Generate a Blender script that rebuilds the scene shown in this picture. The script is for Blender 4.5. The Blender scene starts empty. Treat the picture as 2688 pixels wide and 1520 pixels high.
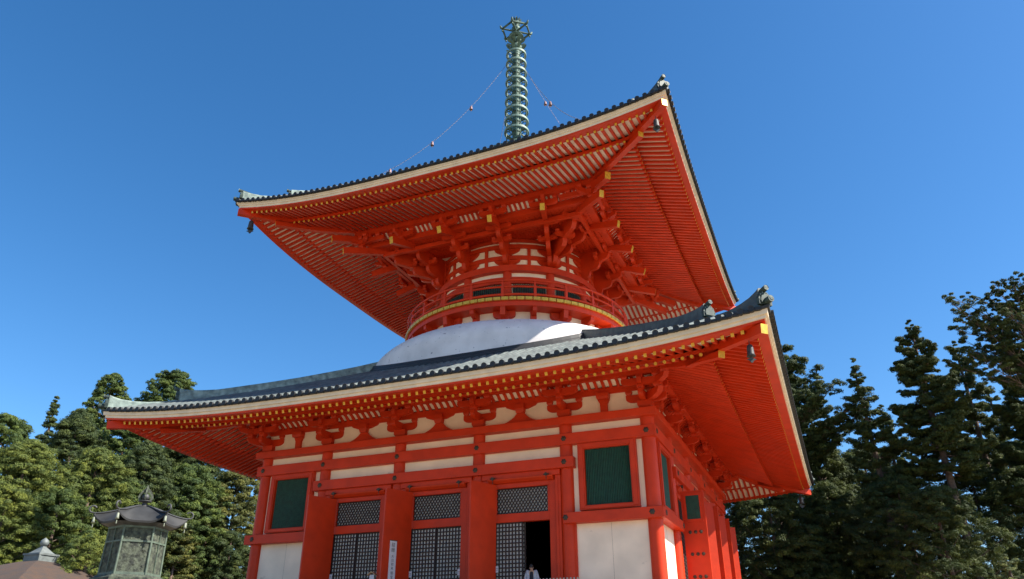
import bpy, bmesh, math, random
import numpy as np
from mathutils import Vector, Matrix

# ------------------------------------------------------------------ camera, world, sun
sc = bpy.context.scene
PI = math.pi
cam_d = bpy.data.cameras.new("camera")
cam = bpy.data.objects.new("camera", cam_d)
sc.collection.objects.link(cam)
sc.camera = cam
YAW, PIT, ROL = 0.3904, 0.4601, -0.0017
CAM = Vector((16.708, -41.565, 0.374))
fwd = Vector((-math.sin(YAW)*math.cos(PIT), math.cos(YAW)*math.cos(PIT), math.sin(PIT)))
rgt = Vector((math.cos(YAW), math.sin(YAW), 0))
upv = rgt.cross(fwd)
r2 = math.cos(ROL)*rgt + math.sin(ROL)*upv
u2 = -math.sin(ROL)*rgt + math.cos(ROL)*upv
M = Matrix((r2, u2, -fwd)).transposed().to_4x4()
M.translation = CAM
cam.matrix_world = M
cam_d.sensor_width = 36
cam_d.lens = 36*1959.43/2688
cam_d.clip_start = 0.1
cam_d.clip_end = 3000

SUN = Vector((1.01, 0.10, 1.0)).normalized()
EL = math.asin(SUN.z)
world = bpy.data.worlds.new("World")
sc.world = world
world.use_nodes = True
wn = world.node_tree
sky = wn.nodes.new("ShaderNodeTexSky")
sky.sky_type = 'NISHITA'
sky.sun_disc = False
sky.sun_elevation = EL
sky.sun_rotation = math.atan2(SUN.x, SUN.y)
sky.altitude = 900
sky.air_density = 1.0
sky.dust_density = 0.9
sky.ozone_density = 3.0
hsv = wn.nodes.new("ShaderNodeHueSaturation")
hsv.inputs["Saturation"].default_value = 1.28
hsv.inputs["Hue"].default_value = 0.499
wn.links.new(sky.outputs[0], hsv.inputs["Color"])
wn.links.new(hsv.outputs[0], wn.nodes["Background"].inputs[0])
wn.nodes["Background"].inputs[1].default_value = 0.092
sun_d = bpy.data.lights.new("sun", 'SUN')
sun_d.energy = 5.0
sun_d.angle = math.radians(0.5)
sun_d.color = (1.0, 0.93, 0.82)
sun = bpy.data.objects.new("sun", sun_d)
sc.collection.objects.link(sun)
sun.rotation_euler = SUN.to_track_quat('Z', 'Y').to_euler()
sc.view_settings.view_transform = 'Standard'
sc.view_settings.look = 'None'
sc.view_settings.exposure = 1.22
sc.view_settings.gamma = 1

rnd = random.Random(5)

# ------------------------------------------------------------------ materials
def mat(name, col, rough=0.6, metal=0.0, var=0.0, vscale=3.0, bump=0.0, bscale=20.0, col2=None, spec=None, vdetail=4):
    m = bpy.data.materials.new(name)
    m.use_nodes = True
    nt = m.node_tree
    b = nt.nodes["Principled BSDF"]
    b.inputs["Base Color"].default_value = (*col, 1)
    b.inputs["Roughness"].default_value = rough
    b.inputs["Metallic"].default_value = metal
    if spec is not None:
        b.inputs["Specular IOR Level"].default_value = spec
    if var or col2 or bump:
        tc = nt.nodes.new("ShaderNodeTexCoord")
    if var or col2:
        n = nt.nodes.new("ShaderNodeTexNoise")
        n.inputs["Scale"].default_value = vscale
        n.inputs["Detail"].default_value = vdetail
        nt.links.new(tc.outputs["Object"], n.inputs["Vector"])
        r = nt.nodes.new("ShaderNodeValToRGB")
        c2 = col2 or tuple(c*(1-var) for c in col)
        c1 = col if col2 else tuple(min(1, c*(1+var*.6)) for c in col)
        r.color_ramp.elements[0].position = 0.35
        r.color_ramp.elements[1].position = 0.65
        r.color_ramp.elements[0].color = (*c2, 1)
        r.color_ramp.elements[1].color = (*c1, 1)
        nt.links.new(n.outputs["Fac"], r.inputs["Fac"])
        nt.links.new(r.outputs["Color"], b.inputs["Base Color"])
    if bump:
        n2 = nt.nodes.new("ShaderNodeTexNoise")
        n2.inputs["Scale"].default_value = bscale
        n2.inputs["Detail"].default_value = 5
        nt.links.new(tc.outputs["Object"], n2.inputs["Vector"])
        bp = nt.nodes.new("ShaderNodeBump")
        bp.inputs["Strength"].default_value = bump
        bp.inputs["Distance"].default_value = 0.03
        nt.links.new(n2.outputs["Fac"], bp.inputs["Height"])
        nt.links.new(bp.outputs["Normal"], b.inputs["Normal"])
    return m

RED = mat("vermilion_paint", (0.58, 0.036, 0.004), 0.5, var=0.13, vscale=1.3, bump=0.12, bscale=9, vdetail=7, spec=0.3)
WHITE = mat("lime_plaster", (0.90, 0.74, 0.57), 0.85, var=0.10, vscale=0.9, bump=0.1, bscale=6)
CREAM = mat("cream_eave_paint", (0.74, 0.62, 0.47), 0.6, var=0.10, vscale=2.5)
GOLD = mat("gold_leaf", (0.66, 0.41, 0.045), 0.42, 0.25, var=0.2, vscale=7)
TILE = mat("copper_roof", (0.135, 0.16, 0.155), 0.65, 0.0, spec=0.25, col2=(0.07, 0.085, 0.088), vscale=1.7, bump=0.2, bscale=14, vdetail=8)
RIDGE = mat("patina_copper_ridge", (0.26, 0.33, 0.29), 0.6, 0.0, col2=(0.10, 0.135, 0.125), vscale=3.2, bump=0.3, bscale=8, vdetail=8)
TEND = mat("dark_copper_edge", (0.016, 0.018, 0.021), 0.6, 0.0, var=0.3, vscale=4)
PATINA = mat("green_patina_bronze", (0.085, 0.15, 0.115), 0.6, 0.2, col2=(0.03, 0.06, 0.048), vscale=3.5, vdetail=6)
ONI = mat("dark_green_bronze", (0.028, 0.048, 0.040), 0.6, 0.1, var=0.4, vscale=6)
DOMEW = mat("dome_plaster", (0.70, 0.67, 0.66), 0.85, var=0.13, vscale=0.9, bump=0.2, bscale=5, vdetail=8)
RIDGE_SHADE = mat("shade_toned_ridge", (0.075, 0.095, 0.092), 0.6, 0.0, col2=(0.04, 0.05, 0.052), vscale=3.2, bump=0.3, bscale=8, vdetail=8)  # darker copy of the ridge copper, with shade put into its colour
GREEN = mat("green_lattice_paint", (0.009, 0.062, 0.040), 0.6, var=0.25, vscale=5)
PAPER = mat("shoji_paper", (0.55, 0.53, 0.50), 0.9, var=0.08, vscale=2)
LATT = mat("dark_lattice_wood", (0.030, 0.014, 0.011), 0.6, var=0.2, vscale=5)
IRON = mat("dark_iron_fitting", (0.07, 0.05, 0.035), 0.5, 0.5, var=0.3, vscale=20)
STONE = mat("granite", (0.36, 0.34, 0.31), 0.85, var=0.15, vscale=6, bump=0.2, bscale=30)
GRAVEL = mat("pale_gravel", (0.28, 0.225, 0.145), 0.95, var=0.15, vscale=1.2, bump=0.4, bscale=40)
BRONZE = mat("weathered_bronze", (0.078, 0.092, 0.062), 0.8, 0.05, col2=(0.018, 0.022, 0.017), vscale=13, bump=0.4, bscale=28, vdetail=8)
BRONZED = mat("dark_bronze", (0.045, 0.047, 0.05), 0.6, 0.2, var=0.35, vscale=8)
BARKROOF = mat("cypress_bark_roof", (0.070, 0.042, 0.028), 0.95, col2=(0.048, 0.036, 0.031), vscale=3, bump=0.8, bscale=25, vdetail=8)
OLDWOOD = mat("old_wood", (0.13, 0.085, 0.055), 0.8, var=0.2, vscale=5)
NEWWOOD = mat("pale_wood", (0.55, 0.38, 0.20), 0.7, var=0.12, vscale=8)
LEAD = mat("grey_copper_finial", (0.13, 0.15, 0.15), 0.6, 0.1, var=0.25, vscale=5)
BARK = mat("tree_bark", (0.16, 0.11, 0.085), 0.9, col2=(0.07, 0.05, 0.04), vscale=4, bump=0.6, bscale=15)
BARKP = mat("pale_tree_bark", (0.33, 0.24, 0.20), 0.9, col2=(0.14, 0.09, 0.07), vscale=4, bump=0.6, bscale=15)
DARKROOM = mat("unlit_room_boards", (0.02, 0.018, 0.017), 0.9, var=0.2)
CLOTHSIGN = mat("white_cloth", (0.70, 0.66, 0.68), 0.9, var=0.05, vscale=6)
INK = mat("black_ink", (0.015, 0.013, 0.015), 0.8)
CHAIN = mat("grey_chain", (0.17, 0.15, 0.155), 0.5, 0.4)
CBELL = mat("reddish_bell_bronze", (0.22, 0.13, 0.125), 0.5, 0.3, var=.3, vscale=9)
CHAINR = mat("pinkish_chain", (0.42, 0.34, 0.35), 0.5, 0.2)

def leafmat(name, c):
    m = bpy.data.materials.new(name)
    m.use_nodes = True
    nt = m.node_tree
    b = nt.nodes["Principled BSDF"]
    b.inputs["Roughness"].default_value = 0.65
    b.inputs["Specular IOR Level"].default_value = 0.25
    at = nt.nodes.new("ShaderNodeAttribute")
    at.attribute_name = "tint"
    r = nt.nodes.new("ShaderNodeValToRGB")
    e = r.color_ramp.elements
    e[0].position = 0.0
    e[0].color = (c[0]*.50, c[1]*.60, c[2]*.8, 1)
    e[1].position = 1.0
    e[1].color = (c[0]*1.7, c[1]*1.45, c[2]*.95, 1)
    e.new(0.5).color = (*c, 1)
    nt.links.new(at.outputs["Fac"], r.inputs["Fac"])
    nt.links.new(r.outputs["Color"], b.inputs["Base Color"])
    tr = nt.nodes.new("ShaderNodeBsdfTranslucent")
    nt.links.new(r.outputs["Color"], tr.inputs["Color"])
    mx = nt.nodes.new("ShaderNodeMixShader")
    mx.inputs[0].default_value = 0.22
    nt.links.new(b.outputs[0], mx.inputs[1])
    nt.links.new(tr.outputs[0], mx.inputs[2])
    nt.links.new(mx.outputs[0], nt.nodes["Material Output"].inputs["Surface"])
    return m
LEAF = {
    'mid': leafmat("cypress_needles", (0.076, 0.114, 0.030)),
    'yellow': leafmat("yellow_green_needles", (0.112, 0.145, 0.033)),
    'dark': leafmat("dark_cedar_needles", (0.052, 0.076, 0.024)),
    'pine': leafmat("pine_needles", (0.102, 0.112, 0.030)),
    'deep': leafmat("deep_fir_needles", (0.056, 0.078, 0.022)),
    'pale': leafmat("pale_leaves", (0.16, 0.19, 0.08)),
}

def speckle(m, col, scale, th):
    """small dark weather marks scattered over a plain wall"""
    nt = m.node_tree; b = nt.nodes["Principled BSDF"]
    src = b.inputs["Base Color"].links[0].from_socket
    tc = nt.nodes.new("ShaderNodeTexCoord"); mp = nt.nodes.new("ShaderNodeMapping"); mp.inputs["Scale"].default_value = (1, 1, 1.6)
    n = nt.nodes.new("ShaderNodeTexNoise"); n.inputs["Scale"].default_value = scale; n.inputs["Detail"].default_value = 3
    nt.links.new(tc.outputs["Object"], mp.inputs["Vector"]); nt.links.new(mp.outputs[0], n.inputs["Vector"])
    r = nt.nodes.new("ShaderNodeValToRGB"); r.color_ramp.elements[0].position = th; r.color_ramp.elements[1].position = th+.06
    nt.links.new(n.outputs["Fac"], r.inputs["Fac"])
    mx = nt.nodes.new("ShaderNodeMix"); mx.data_type = 'RGBA'
    nt.links.new(r.outputs["Color"], mx.inputs[0]); nt.links.new(src, mx.inputs[6]); mx.inputs[7].default_value = (*col, 1)
    nt.links.new(mx.outputs[2], b.inputs["Base Color"])
speckle(WHITE, (0.62, 0.50, 0.38), 1.3, .70)
speckle(DOMEW, (0.24, 0.23, 0.26), 3.6, .655)
# ------------------------------------------------------------------ mesh builder
class MB:
    def __init__(s):
        s.v, s.f, s.m, s.sm = [], [], [], []
    def add(s, vs, fs, m=0, smooth=False):
        o = len(s.v)
        s.v += [tuple(a) for a in vs]
        for k, f in enumerate(fs):
            s.f.append(tuple(i+o for i in f))
            s.m.append(m[k] if isinstance(m, (list, tuple)) else m)
            s.sm.append(smooth)
    def box(s, x0, x1, y0, y1, z0, z1, m=0):
        vs = [(x, y, z) for x in (x0, x1) for y in (y0, y1) for z in (z0, z1)]
        s.add(vs, [(0,1,3,2),(4,6,7,5),(0,4,5,1),(2,3,7,6),(0,2,6,4),(1,5,7,3)], m)
    def beam(s, pts, w, h, m=0, cap=None, up=(0,0,1), w2=None, h2=None):
        """rectangular bar along a polyline; cap = material of the last end"""
        pts = [Vector(p) for p in pts]; up = Vector(up); n = len(pts); vs = []
        for i, p in enumerate(pts):
            d = (pts[min(i+1, n-1)]-pts[max(i-1, 0)]).normalized()
            r = d.cross(up).normalized(); q = r.cross(d)
            t = i/(n-1)
            ww = w+((w2 or w)-w)*t; hh = h+((h2 or h)-h)*t
            for a, b in ((-1,-1),(1,-1),(1,1),(-1,1)):
                vs.append(p+r*(a*ww/2)+q*(b*hh/2))
        fs = [(3,2,1,0)]; ms = [m]
        for i in range(n-1):
            for k in range(4):
                a, b = i*4+k, i*4+(k+1) % 4
                fs.append((a, b, b+4, a+4)); ms.append(m)
        e = (n-1)*4
        fs.append((e, e+1, e+2, e+3)); ms.append(m if cap is None else cap)
        s.add(vs, fs, ms)
    def tube(s, pts, r, n=8, m=0, cap=None, smooth=True, closed=False, caps=True):
        pts = [Vector(p) for p in pts]; N = len(pts); vs = []
        rr = r if isinstance(r, (list, tuple)) else [r]*N
        prev = None
        for i, p in enumerate(pts):
            if closed: d = (pts[(i+1) % N]-pts[i-1]).normalized()
            else: d = (pts[min(i+1, N-1)]-pts[max(i-1, 0)]).normalized()
            if prev is None:
                a = Vector((0,0,1)) if abs(d.z) < .9 else Vector((1,0,0))
                x = d.cross(a).normalized()
            else:
                x = (prev-d*prev.dot(d)).normalized()
            prev = x; y = d.cross(x)
            for k in range(n):
                t = 2*PI*k/n
                vs.append(p+(x*math.cos(t)+y*math.sin(t))*rr[i])
        fs = []
        for i in range(N if closed else N-1):
            j = (i+1) % N
            for k in range(n):
                k2 = (k+1) % n
                fs.append((i*n+k, i*n+k2, j*n+k2, j*n+k))
        s.add(vs, fs, m, smooth)
        if caps and not closed:
            if caps != 'end': s.add(vs[:n], [tuple(range(n-1, -1, -1))], m)
            s.add(vs[-n:], [tuple(range(n))], m if cap is None else cap)
    def lathe(s, prof, n=24, m=0, c=(0,0,0), smooth=True, a0=0.0):
        vs = []; N = len(prof)
        for r, z in prof:
            for k in range(n):
                t = a0+2*PI*k/n
                vs.append((c[0]+max(r, 1e-4)*math.cos(t), c[1]+max(r, 1e-4)*math.sin(t), c[2]+z))
        fs = [(i*n+k, i*n+(k+1) % n, (i+1)*n+(k+1) % n, (i+1)*n+k) for i in range(N-1) for k in range(n)]
        s.add(vs, fs, m, smooth)
    def prism(s, poly, o, ex, ey, ez, t0, t1, m=0):
        """polygon in (ex,ey) extruded along ez"""
        o, ex, ey, ez = map(Vector, (o, ex, ey, ez)); n = len(poly)
        vs = [o+ex*a+ey*b+ez*t for t in (t0, t1) for a, b in poly]
        fs = [tuple(range(n-1, -1, -1)), tuple(range(n, 2*n))]
        fs += [(k, (k+1) % n, (k+1) % n+n, k+n) for k in range(n)]
        s.add(vs, fs, m)
    def grid(s, fn, nu, nv, m=0, smooth=True, flip=False):
        vs = [fn(i/nu, j/nv) for i in range(nu+1) for j in range(nv+1)]
        fs = []
        for i in range(nu):
            for j in range(nv):
                a = i*(nv+1)+j
                q = (a, a+1, a+nv+2, a+nv+1)
                fs.append(q[::-1] if flip else q)
        s.add(vs, fs, m, smooth)
    def xf(s, fn):
        s.v = [tuple(fn(Vector(v))) for v in s.v]; return s
    def build(s, name, mats, parent=None, bevel=0, normals=True):
        me = bpy.data.meshes.new(name)
        me.from_pydata(s.v, [], s.f)
        for m in (mats if isinstance(mats, (list, tuple)) else [mats]): me.materials.append(m)
        me.polygons.foreach_set("material_index", s.m)
        me.polygons.foreach_set("use_smooth", s.sm)
        if normals:
            bm = bmesh.new(); bm.from_mesh(me)
            bmesh.ops.recalc_face_normals(bm, faces=bm.faces)
            bm.to_mesh(me); bm.free()
        me.update()
        o = bpy.data.objects.new(name, me)
        sc.collection.objects.link(o)
        if parent: o.parent = parent
        if bevel:
            b = o.modifiers.new("bevel", 'BEVEL'); b.width = bevel; b.segments = 1; b.limit_method = 'ANGLE'
        return o

def empty(name, loc, label, cat, group=None, rz=0):
    o = bpy.data.objects.new(name, None); sc.collection.objects.link(o)
    o.location = loc; o.rotation_euler = (0, 0, rz)
    tag(o, label, cat, group); return o
def tag(o, label=None, cat=None, group=None, kind=None):
    if label: o["label"] = label
    if cat: o["category"] = cat
    if group: o["group"] = group
    if kind: o["kind"] = kind
    return o
def dup(o, parent, loc=None, rz=None):
    c = o.copy(); sc.collection.objects.link(c); c.parent = parent
    if loc is not None: c.location = loc
    if rz is not None: c.rotation_euler = (0, 0, rz)
    for ch in list(o.children): dup(ch, c)
    return c
def sides(o):
    """the same part on the other three sides of the square pagoda"""
    a0 = o.rotation_euler.z
    l0 = o.location.copy()
    for k in (1, 2, 3):
        R = Matrix.Rotation(k*PI/2, 3, 'Z')
        dup(o, o.parent, R @ l0, a0+k*PI/2)

# ------------------------------------------------------------------ ground
g = MB(); g.grid(lambda a, b: (-700+1400*a, -700+1400*b, -1.25), 8, 8, smooth=False)
tag(g.build("ground", GRAVEL), kind="structure")

# ------------------------------------------------------------------ the pagoda
P = empty("pagoda", (0, 0, -1.25), "great vermilion two-storey pagoda with two square roofs, white dome and tall bronze spire", "pagoda")
PG = bpy.data.objects.new("origin", None)      # only used to measure; never linked
def part(mb, name, mats, parent=None, bevel=0, normals=True):
    o = mb.build(name, mats, parent or P, bevel, normals)
    if parent is None: o.location = (0, 0, 1.25)
    return o

X = [-10.1, -6.382, -2.118, 2.118, 6.382, 10.1]

# platform, veranda
b = MB(); b.box(-14.5, 14.5, -14.5, 14.5, -1.25, 0.9); b.box(-14.9, 14.9, -14.9, 14.9, 0.9, 1.15)
part(b, "stone_platform", STONE)
b = MB(); b.box(-12.4, 12.4, -12.4, 12.4, 1.8, 2.0)
for u in np.linspace(-12, 12, 9):
    for q in (-12.1, 12.1):
        b.box(u-.14, u+.14, q-.14, q+.14, 1.15, 1.8)
        if abs(u) < 11: b.box(q-.14, q+.14, u-.14, u+.14, 1.15, 1.8)
part(b, "veranda", OLDWOOD)
b = MB()
for k in range(8):
    b.box(-3.2, 3.2, -15.0-.32*(8-k), -12.4, -1.25+k*.40, -1.25+(k+1)*.40)
part(b, "front_steps", STONE)

# ---- ground-storey walls
b = MB()
for s in (-1, 1):
    b.box(min(s*6.382, s*10.15), max(s*6.382, s*10.15), -10.15, -9.95, 2.0, 11.25)
b.box(-6.38, 6.38, -10.15, -9.95, 7.5, 11.25)
o = part(b, "plaster_wall", WHITE)
pj = MB()
for s in (-1, 1): pj.box(s*8.25-.004, s*8.25+.004, -10.1515, -10.149, 2.5, 5.5)
pj.build("plaster_joint", OLDWOOD, o)
sides(o)
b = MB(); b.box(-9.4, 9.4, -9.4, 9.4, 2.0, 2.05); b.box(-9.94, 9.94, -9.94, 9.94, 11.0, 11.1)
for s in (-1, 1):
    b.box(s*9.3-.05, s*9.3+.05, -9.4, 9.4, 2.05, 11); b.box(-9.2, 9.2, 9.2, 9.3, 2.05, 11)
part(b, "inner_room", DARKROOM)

def column(r, z0, z1, n=28):
    c = MB(); c.tube([(0,0,z0), (0,0,z0+.01), (0,0,z1)], [r, r, r*.97], n); return c
c0 = None
for k in range(4):
    for i in range(5):
        loc = Matrix.Rotation(k*PI/2, 3, 'Z') @ Vector((X[i], -10.1, 1.25))
        if c0 is None:
            c0 = part(column(.315, 2.0, 9.85), "column", RED); c0.location = loc
        else: dup(c0, P, loc)

# ---- tie beams, with dark flower-shaped nail covers
def nail_cover():
    m = MB(); n = 24
    ring = [(.115*(1+.13*math.cos(6*t)), t) for t in [2*PI*i/n for i in range(n)]]
    vs = [(r*math.cos(t), -.012, r*math.sin(t)) for r, t in ring]+[(r*.75*math.cos(t), -.035, r*.75*math.sin(t)) for r, t in ring]+[(0, -.05, 0)]
    fs = [(i, (i+1) % n, n+(i+1) % n, n+i) for i in range(n)]+[(n+i, n+(i+1) % n, 2*n) for i in range(n)]
    m.add(vs, fs); return m
nc0 = None
def covers(beam, pts):
    global nc0
    for x, y, z in pts:
        if nc0 is None:
            nc0 = nail_cover().build("nail_cover", IRON, beam); nc0.location = (x, y, z)
        else: dup(nc0, beam, (x, y, z))
def mitred(pw, ulim=None):
    """polygon (w,z) swept along the side, mitred at the corners"""
    m = MB(); n = len(pw)
    vs = [(-w, -w, z) for w, z in pw]+[(w, -w, z) for w, z in pw]
    m.add(vs, [(k, (k+1) % n, (k+1) % n+n, k+n) for k in range(n)]); return m
def rect(w0, w1, z0, z1): return [(w0, z0), (w1, z0), (w1, z1), (w0, z1)]
o = part(mitred(rect(9.9, 10.60, 9.80, 10.14)), "head_beam", RED, bevel=.012); sides(o)
o = part(mitred(rect(9.9, 10.48, 8.90, 9.40)), "upper_tie_beam", RED, bevel=.012)
covers(o, [(x, -10.48, 9.17) for x in X]); sides(o)
b = MB(); b.box(-6.80, 6.80, -10.56, -10.0, 7.88, 8.36)
o = part(b, "door_lintel_beam", RED, bevel=.012)
covers(o, [(x, -10.56, 8.125) for x in X[1:5]]); sides(o)
for s in (-1, 1):
    b = MB()
    b.prism([(s*6.28, -10.575), (s*10.575, -10.575), (s*9.9, -9.9), (s*6.28, -9.9)], (0,0,0), (1,0,0), (0,1,0), (0,0,1), 5.52, 5.96)
    o = part(b, "waist_beam", RED, bevel=.012)
    covers(o, [(s*x, -10.575, 5.755) for x in (10.1, 6.382)]); sides(o)
    b = MB(); a0, a1 = sorted((s*6.47, s*6.74)); b.box(a0, a1, -10.24, -10.13, 2.0, 5.52); o = part(b, "wall_post", RED); sides(o)
    b = MB(); a0, a1 = sorted((s*6.74, s*9.9)); b.box(a0, a1, -10.3, -10.13, 2.0, 2.5); o = part(b, "ground_sill", RED); sides(o)

# ---- green latticed windows in the end bays
def window():
    m = MB()
    for x0, x1, z0, z1 in ((-1.305, -1.01, 6.03, 8.93), (1.01, 1.305, 6.03, 8.93), (-1.01, 1.01, 8.64, 8.93), (-1.01, 1.01, 6.03, 6.23)):
        m.box(x0, x1, -.16, .12, z0, z1)
    for x0, x1, z0, z1 in ((-1.24, -1.06, 6.10, 8.86), (1.06, 1.24, 6.10, 8.86), (-1.06, 1.06, 8.69, 8.86), (-1.06, 1.06, 6.06, 6.2)):
        m.box(x0, x1, -.20, -.162, z0, z1)
    return m
def lattice():
    m = MB(); n = 27
    m.box(-1.01, 1.01, .045, .065, 6.23, 8.64, 1)
    for i in range(n):
        x = -1.01+2.02*(i+.5)/n
        d = .034
        m.prism([(-d, 0), (0, -d), (d, 0), (0, d)], (x, .005, 0), (1,0,0), (0,1,0), (0,0,1), 6.23, 8.64)
    return m
wins = []
for s in (1, -1):
    wf = part(window(), "window", RED, bevel=.01); wf.location = (s*8.265, -10.22, 1.25)
    lattice().build("window_lattice", [GREEN, LATT], wf)
    wins.append(wf)
for w in wins: sides(w)

# ---- door bays
def bars(m, x0, x1, z0, z1, nx, nz, t, y0, y1):
    for i in range(nx+1):
        x = x0+(x1-x0)*i/nx; m.box(x-t/2, x+t/2, y0, y1, z0, z1)
    for j in range(nz+1):
        z = z0+(z1-z0)*j/nz; m.box(x0, x1, y0+.004, y1-.004, z-t/2, z+t/2)
def diamonds(m, x0, x1, z0, z1, px, pz, t, y0, y1):
    sl = pz/px; H = z1-z0
    k = -int(H/sl/px)-2
    while x0+k*px < x1+H/sl+px:
        for sg in (1, -1):
            xs = x0+k*px
            # line x = xs + sg*(z-z0)/sl
            za, zb = z0, z1
            xa, xb = xs, xs+sg*H/sl
            lo, hi = max(min(xa, xb), x0), min(max(xa, xb), x1)
            if hi-lo > .02:
                p = [(lo, z0+sg*(lo-xs)*sl), (hi, z0+sg*(hi-xs)*sl)]
                yy = (y0+y1)/2+sg*.006
                m.beam([(p[0][0], yy, p[0][1]), (p[1][0], yy, p[1][1])], abs(y1-y0), t, up=(0,1,0) if False else (0,0,1))
        k += 1
def door_frame():
    m = MB()
    for s in (-1, 1):
        a, c = sorted((s*1.30, s*1.60)); m.box(a, c, -.12, .14, 2.0, 7.50)
        a, c = sorted((s*1.60, s*1.86)); m.box(a, c, -.20, .14, 2.0, 7.64)
        a, c = sorted((s*1.62, s*1.74)); m.box(a, c, -.235, -.20, 2.0, 7.50)
        a, c = sorted((s*1.215, s*1.30)); m.box(a, c, -.09, .14, 6.152, 7.26)
    m.box(-1.30, 1.30, -.12, .14, 7.262, 7.60); m.box(-1.60, 1.60, -.10, .14, 7.50, 7.64)
    m.box(-1.30, 1.30, -.10, .14, 5.78, 6.15)
    m.box(-1.86, 1.86, -.30, .14, 7.64, 7.88)
    m.prism([(-.40, 7.64), (-.38, 7.58), (-.26, 7.47), (-.12, 7.45), (-.12, 7.64)], (0,0,0), (0,1,0), (0,0,1), (1,0,0), -1.55, 1.55)
    m.box(-1.6, 1.6, -.14, .14, 2.0, 2.3)
    return m
def transom():
    m = MB(); m.box(-1.215, 1.215, .05, .07, 6.15, 7.24, 1)
    diamonds(m, -1.215, 1.215, 6.15, 7.24, .155, .235, .036, -.02, .02)
    m.box(-1.215, 1.215, -.03, .03, 6.15, 6.175); m.box(-1.215, 1.215, -.03, .03, 7.215, 7.24)
    return m
def lattice_door(w):
    m = MB(); m.box(0, w, .03, .045, 2.3, 5.78, 1)
    bars(m, .03, w-.03, 2.4, 5.75, 8, 20, .052, -.02, .03)
    for x in (0, w-.05): m.box(x, x+.05, -.03, .045, 2.3, 5.78)
    m.box(.05, w-.05, -.03, .044, 5.74, 5.78); return m
def leaf(L=1.55, groove=False):
    m = MB(); m.box(0, L, -.05, .05, 2.15, 7.40)
    for k in (1, 2, 3) if groove else (): m.box(L*k/4-.006, L*k/4+.006, .045, .0525, 2.2, 7.4, 1)
    return m
def outer_face(lf, L):
    """green peep window and rows of studs on the outside of a leaf (its -y face)"""
    m = MB()
    for x0, x1, z0, z1 in ((.12, .22, 6.0, 7.3), (L-.22, L-.12, 6.0, 7.3), (.22, L-.22, 7.18, 7.3), (.22, L-.22, 6.0, 6.12)):
        m.box(x0, x1, -.09, -.05, z0, z1)
    m.build("panel_frame", RED, lf)
    m = MB()
    m.box(.22, L-.22, -.058, -.05, 6.12, 7.18, 1)
    for i in range(14):
        x = .25+(L-.5)*i/13; m.box(x-.02, x+.02, -.078, -.058, 6.12, 7.18)
    m.build("panel_lattice", [GREEN, LATT], lf)
    for z in (5.55, 4.6, 3.65, 2.75):
        for x in (.28, L/2, L-.28):
            m = MB(); m.lathe([(.085, 0), (.08, .03), (.03, .05), (0, .052)], 6, 0, smooth=False)
            m.xf(lambda v: Vector((v.x+x, -.05-v.z, v.y+z)))
            m.build("stud", IRON, lf)
frames = []
for c in (-4.25, 0, 4.25):
    fr = part(door_frame(), "door_frame", RED, bevel=.01); fr.location = (c, -10.1, 1.25)
    transom().build("transom_lattice", [LATT, PAPER], fr)
    d = lattice_door(1.30).build("lattice_door", [LATT, PAPER], fr); d.location = (-1.30, 0, 0)
    d = lattice_door(1.30).build("lattice_door", [LATT, PAPER], fr)
    d.location = (0, 0.05, 0) if c < 4 else (-1.22, .12, 0)          # the right-hand one is slid open
    for s in (-1, 1):
        m = MB(); m.tube([(s*1.28, -.30, 7.66), (s*1.28, -.47, 7.66)], [.06, .075], 10); m.tube([(s*1.28, -.44, 7.66), (s*1.28+.02, -.45, 7.42)], .014, 6)
        m.tube([(s*1.28-.12, -.42, 7.66), (s*1.28+.12, -.42, 7.66)], .035, 8)
        m.build("door_hook", IRON, fr)
    frames.append(fr)
    lf = part(leaf(), "door_leaf", [RED, LATT]); lf.location = (c-1.20, -10.35, 1.25); lf.rotation_euler = (0, 0, -1.95)
    frames.append(lf)
# the same bays on the other three sides, their leaves with the outside turned to the viewer
for k in (1, 2, 3):
    R = Matrix.Rotation(k*PI/2, 3, 'Z')
    for fr in frames:
        if fr.name.startswith("door_leaf"): continue
        dup(fr, P, R @ fr.location, k*PI/2)
L = 1.05
lf0 = part(leaf(L, True), "door_leaf", [RED, LATT]); outer_face(lf0, L)
lf1 = None
for k in (1, 2, 3):
    R = Matrix.Rotation(k*PI/2, 3, 'Z')
    for j, c in enumerate((-4.25, 0, 4.25)):
        for s in (-1, 1):
            loc = R @ Vector((c+s*1.45, -10.45, 1.25))
            # angle of the leaf measured in the side's own frame: outwards is -y
            ang = -PI/2+(0 if s < 0 else .48)
            if k == 1 and j == 0 and s == -1:
                q = lf0; q.location = loc; q.rotation_euler = (0, 0, k*PI/2+ang)
            elif s < 0: q = dup(lf0, P, loc, k*PI/2+ang)
            elif lf1 is None:
                lf1 = part(leaf(L, True), "door_leaf", [RED, LATT]); lf1.location = loc; lf1.rotation_euler = (0, 0, k*PI/2+ang)
            else: dup(lf1, P, loc, k*PI/2+ang)

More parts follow.
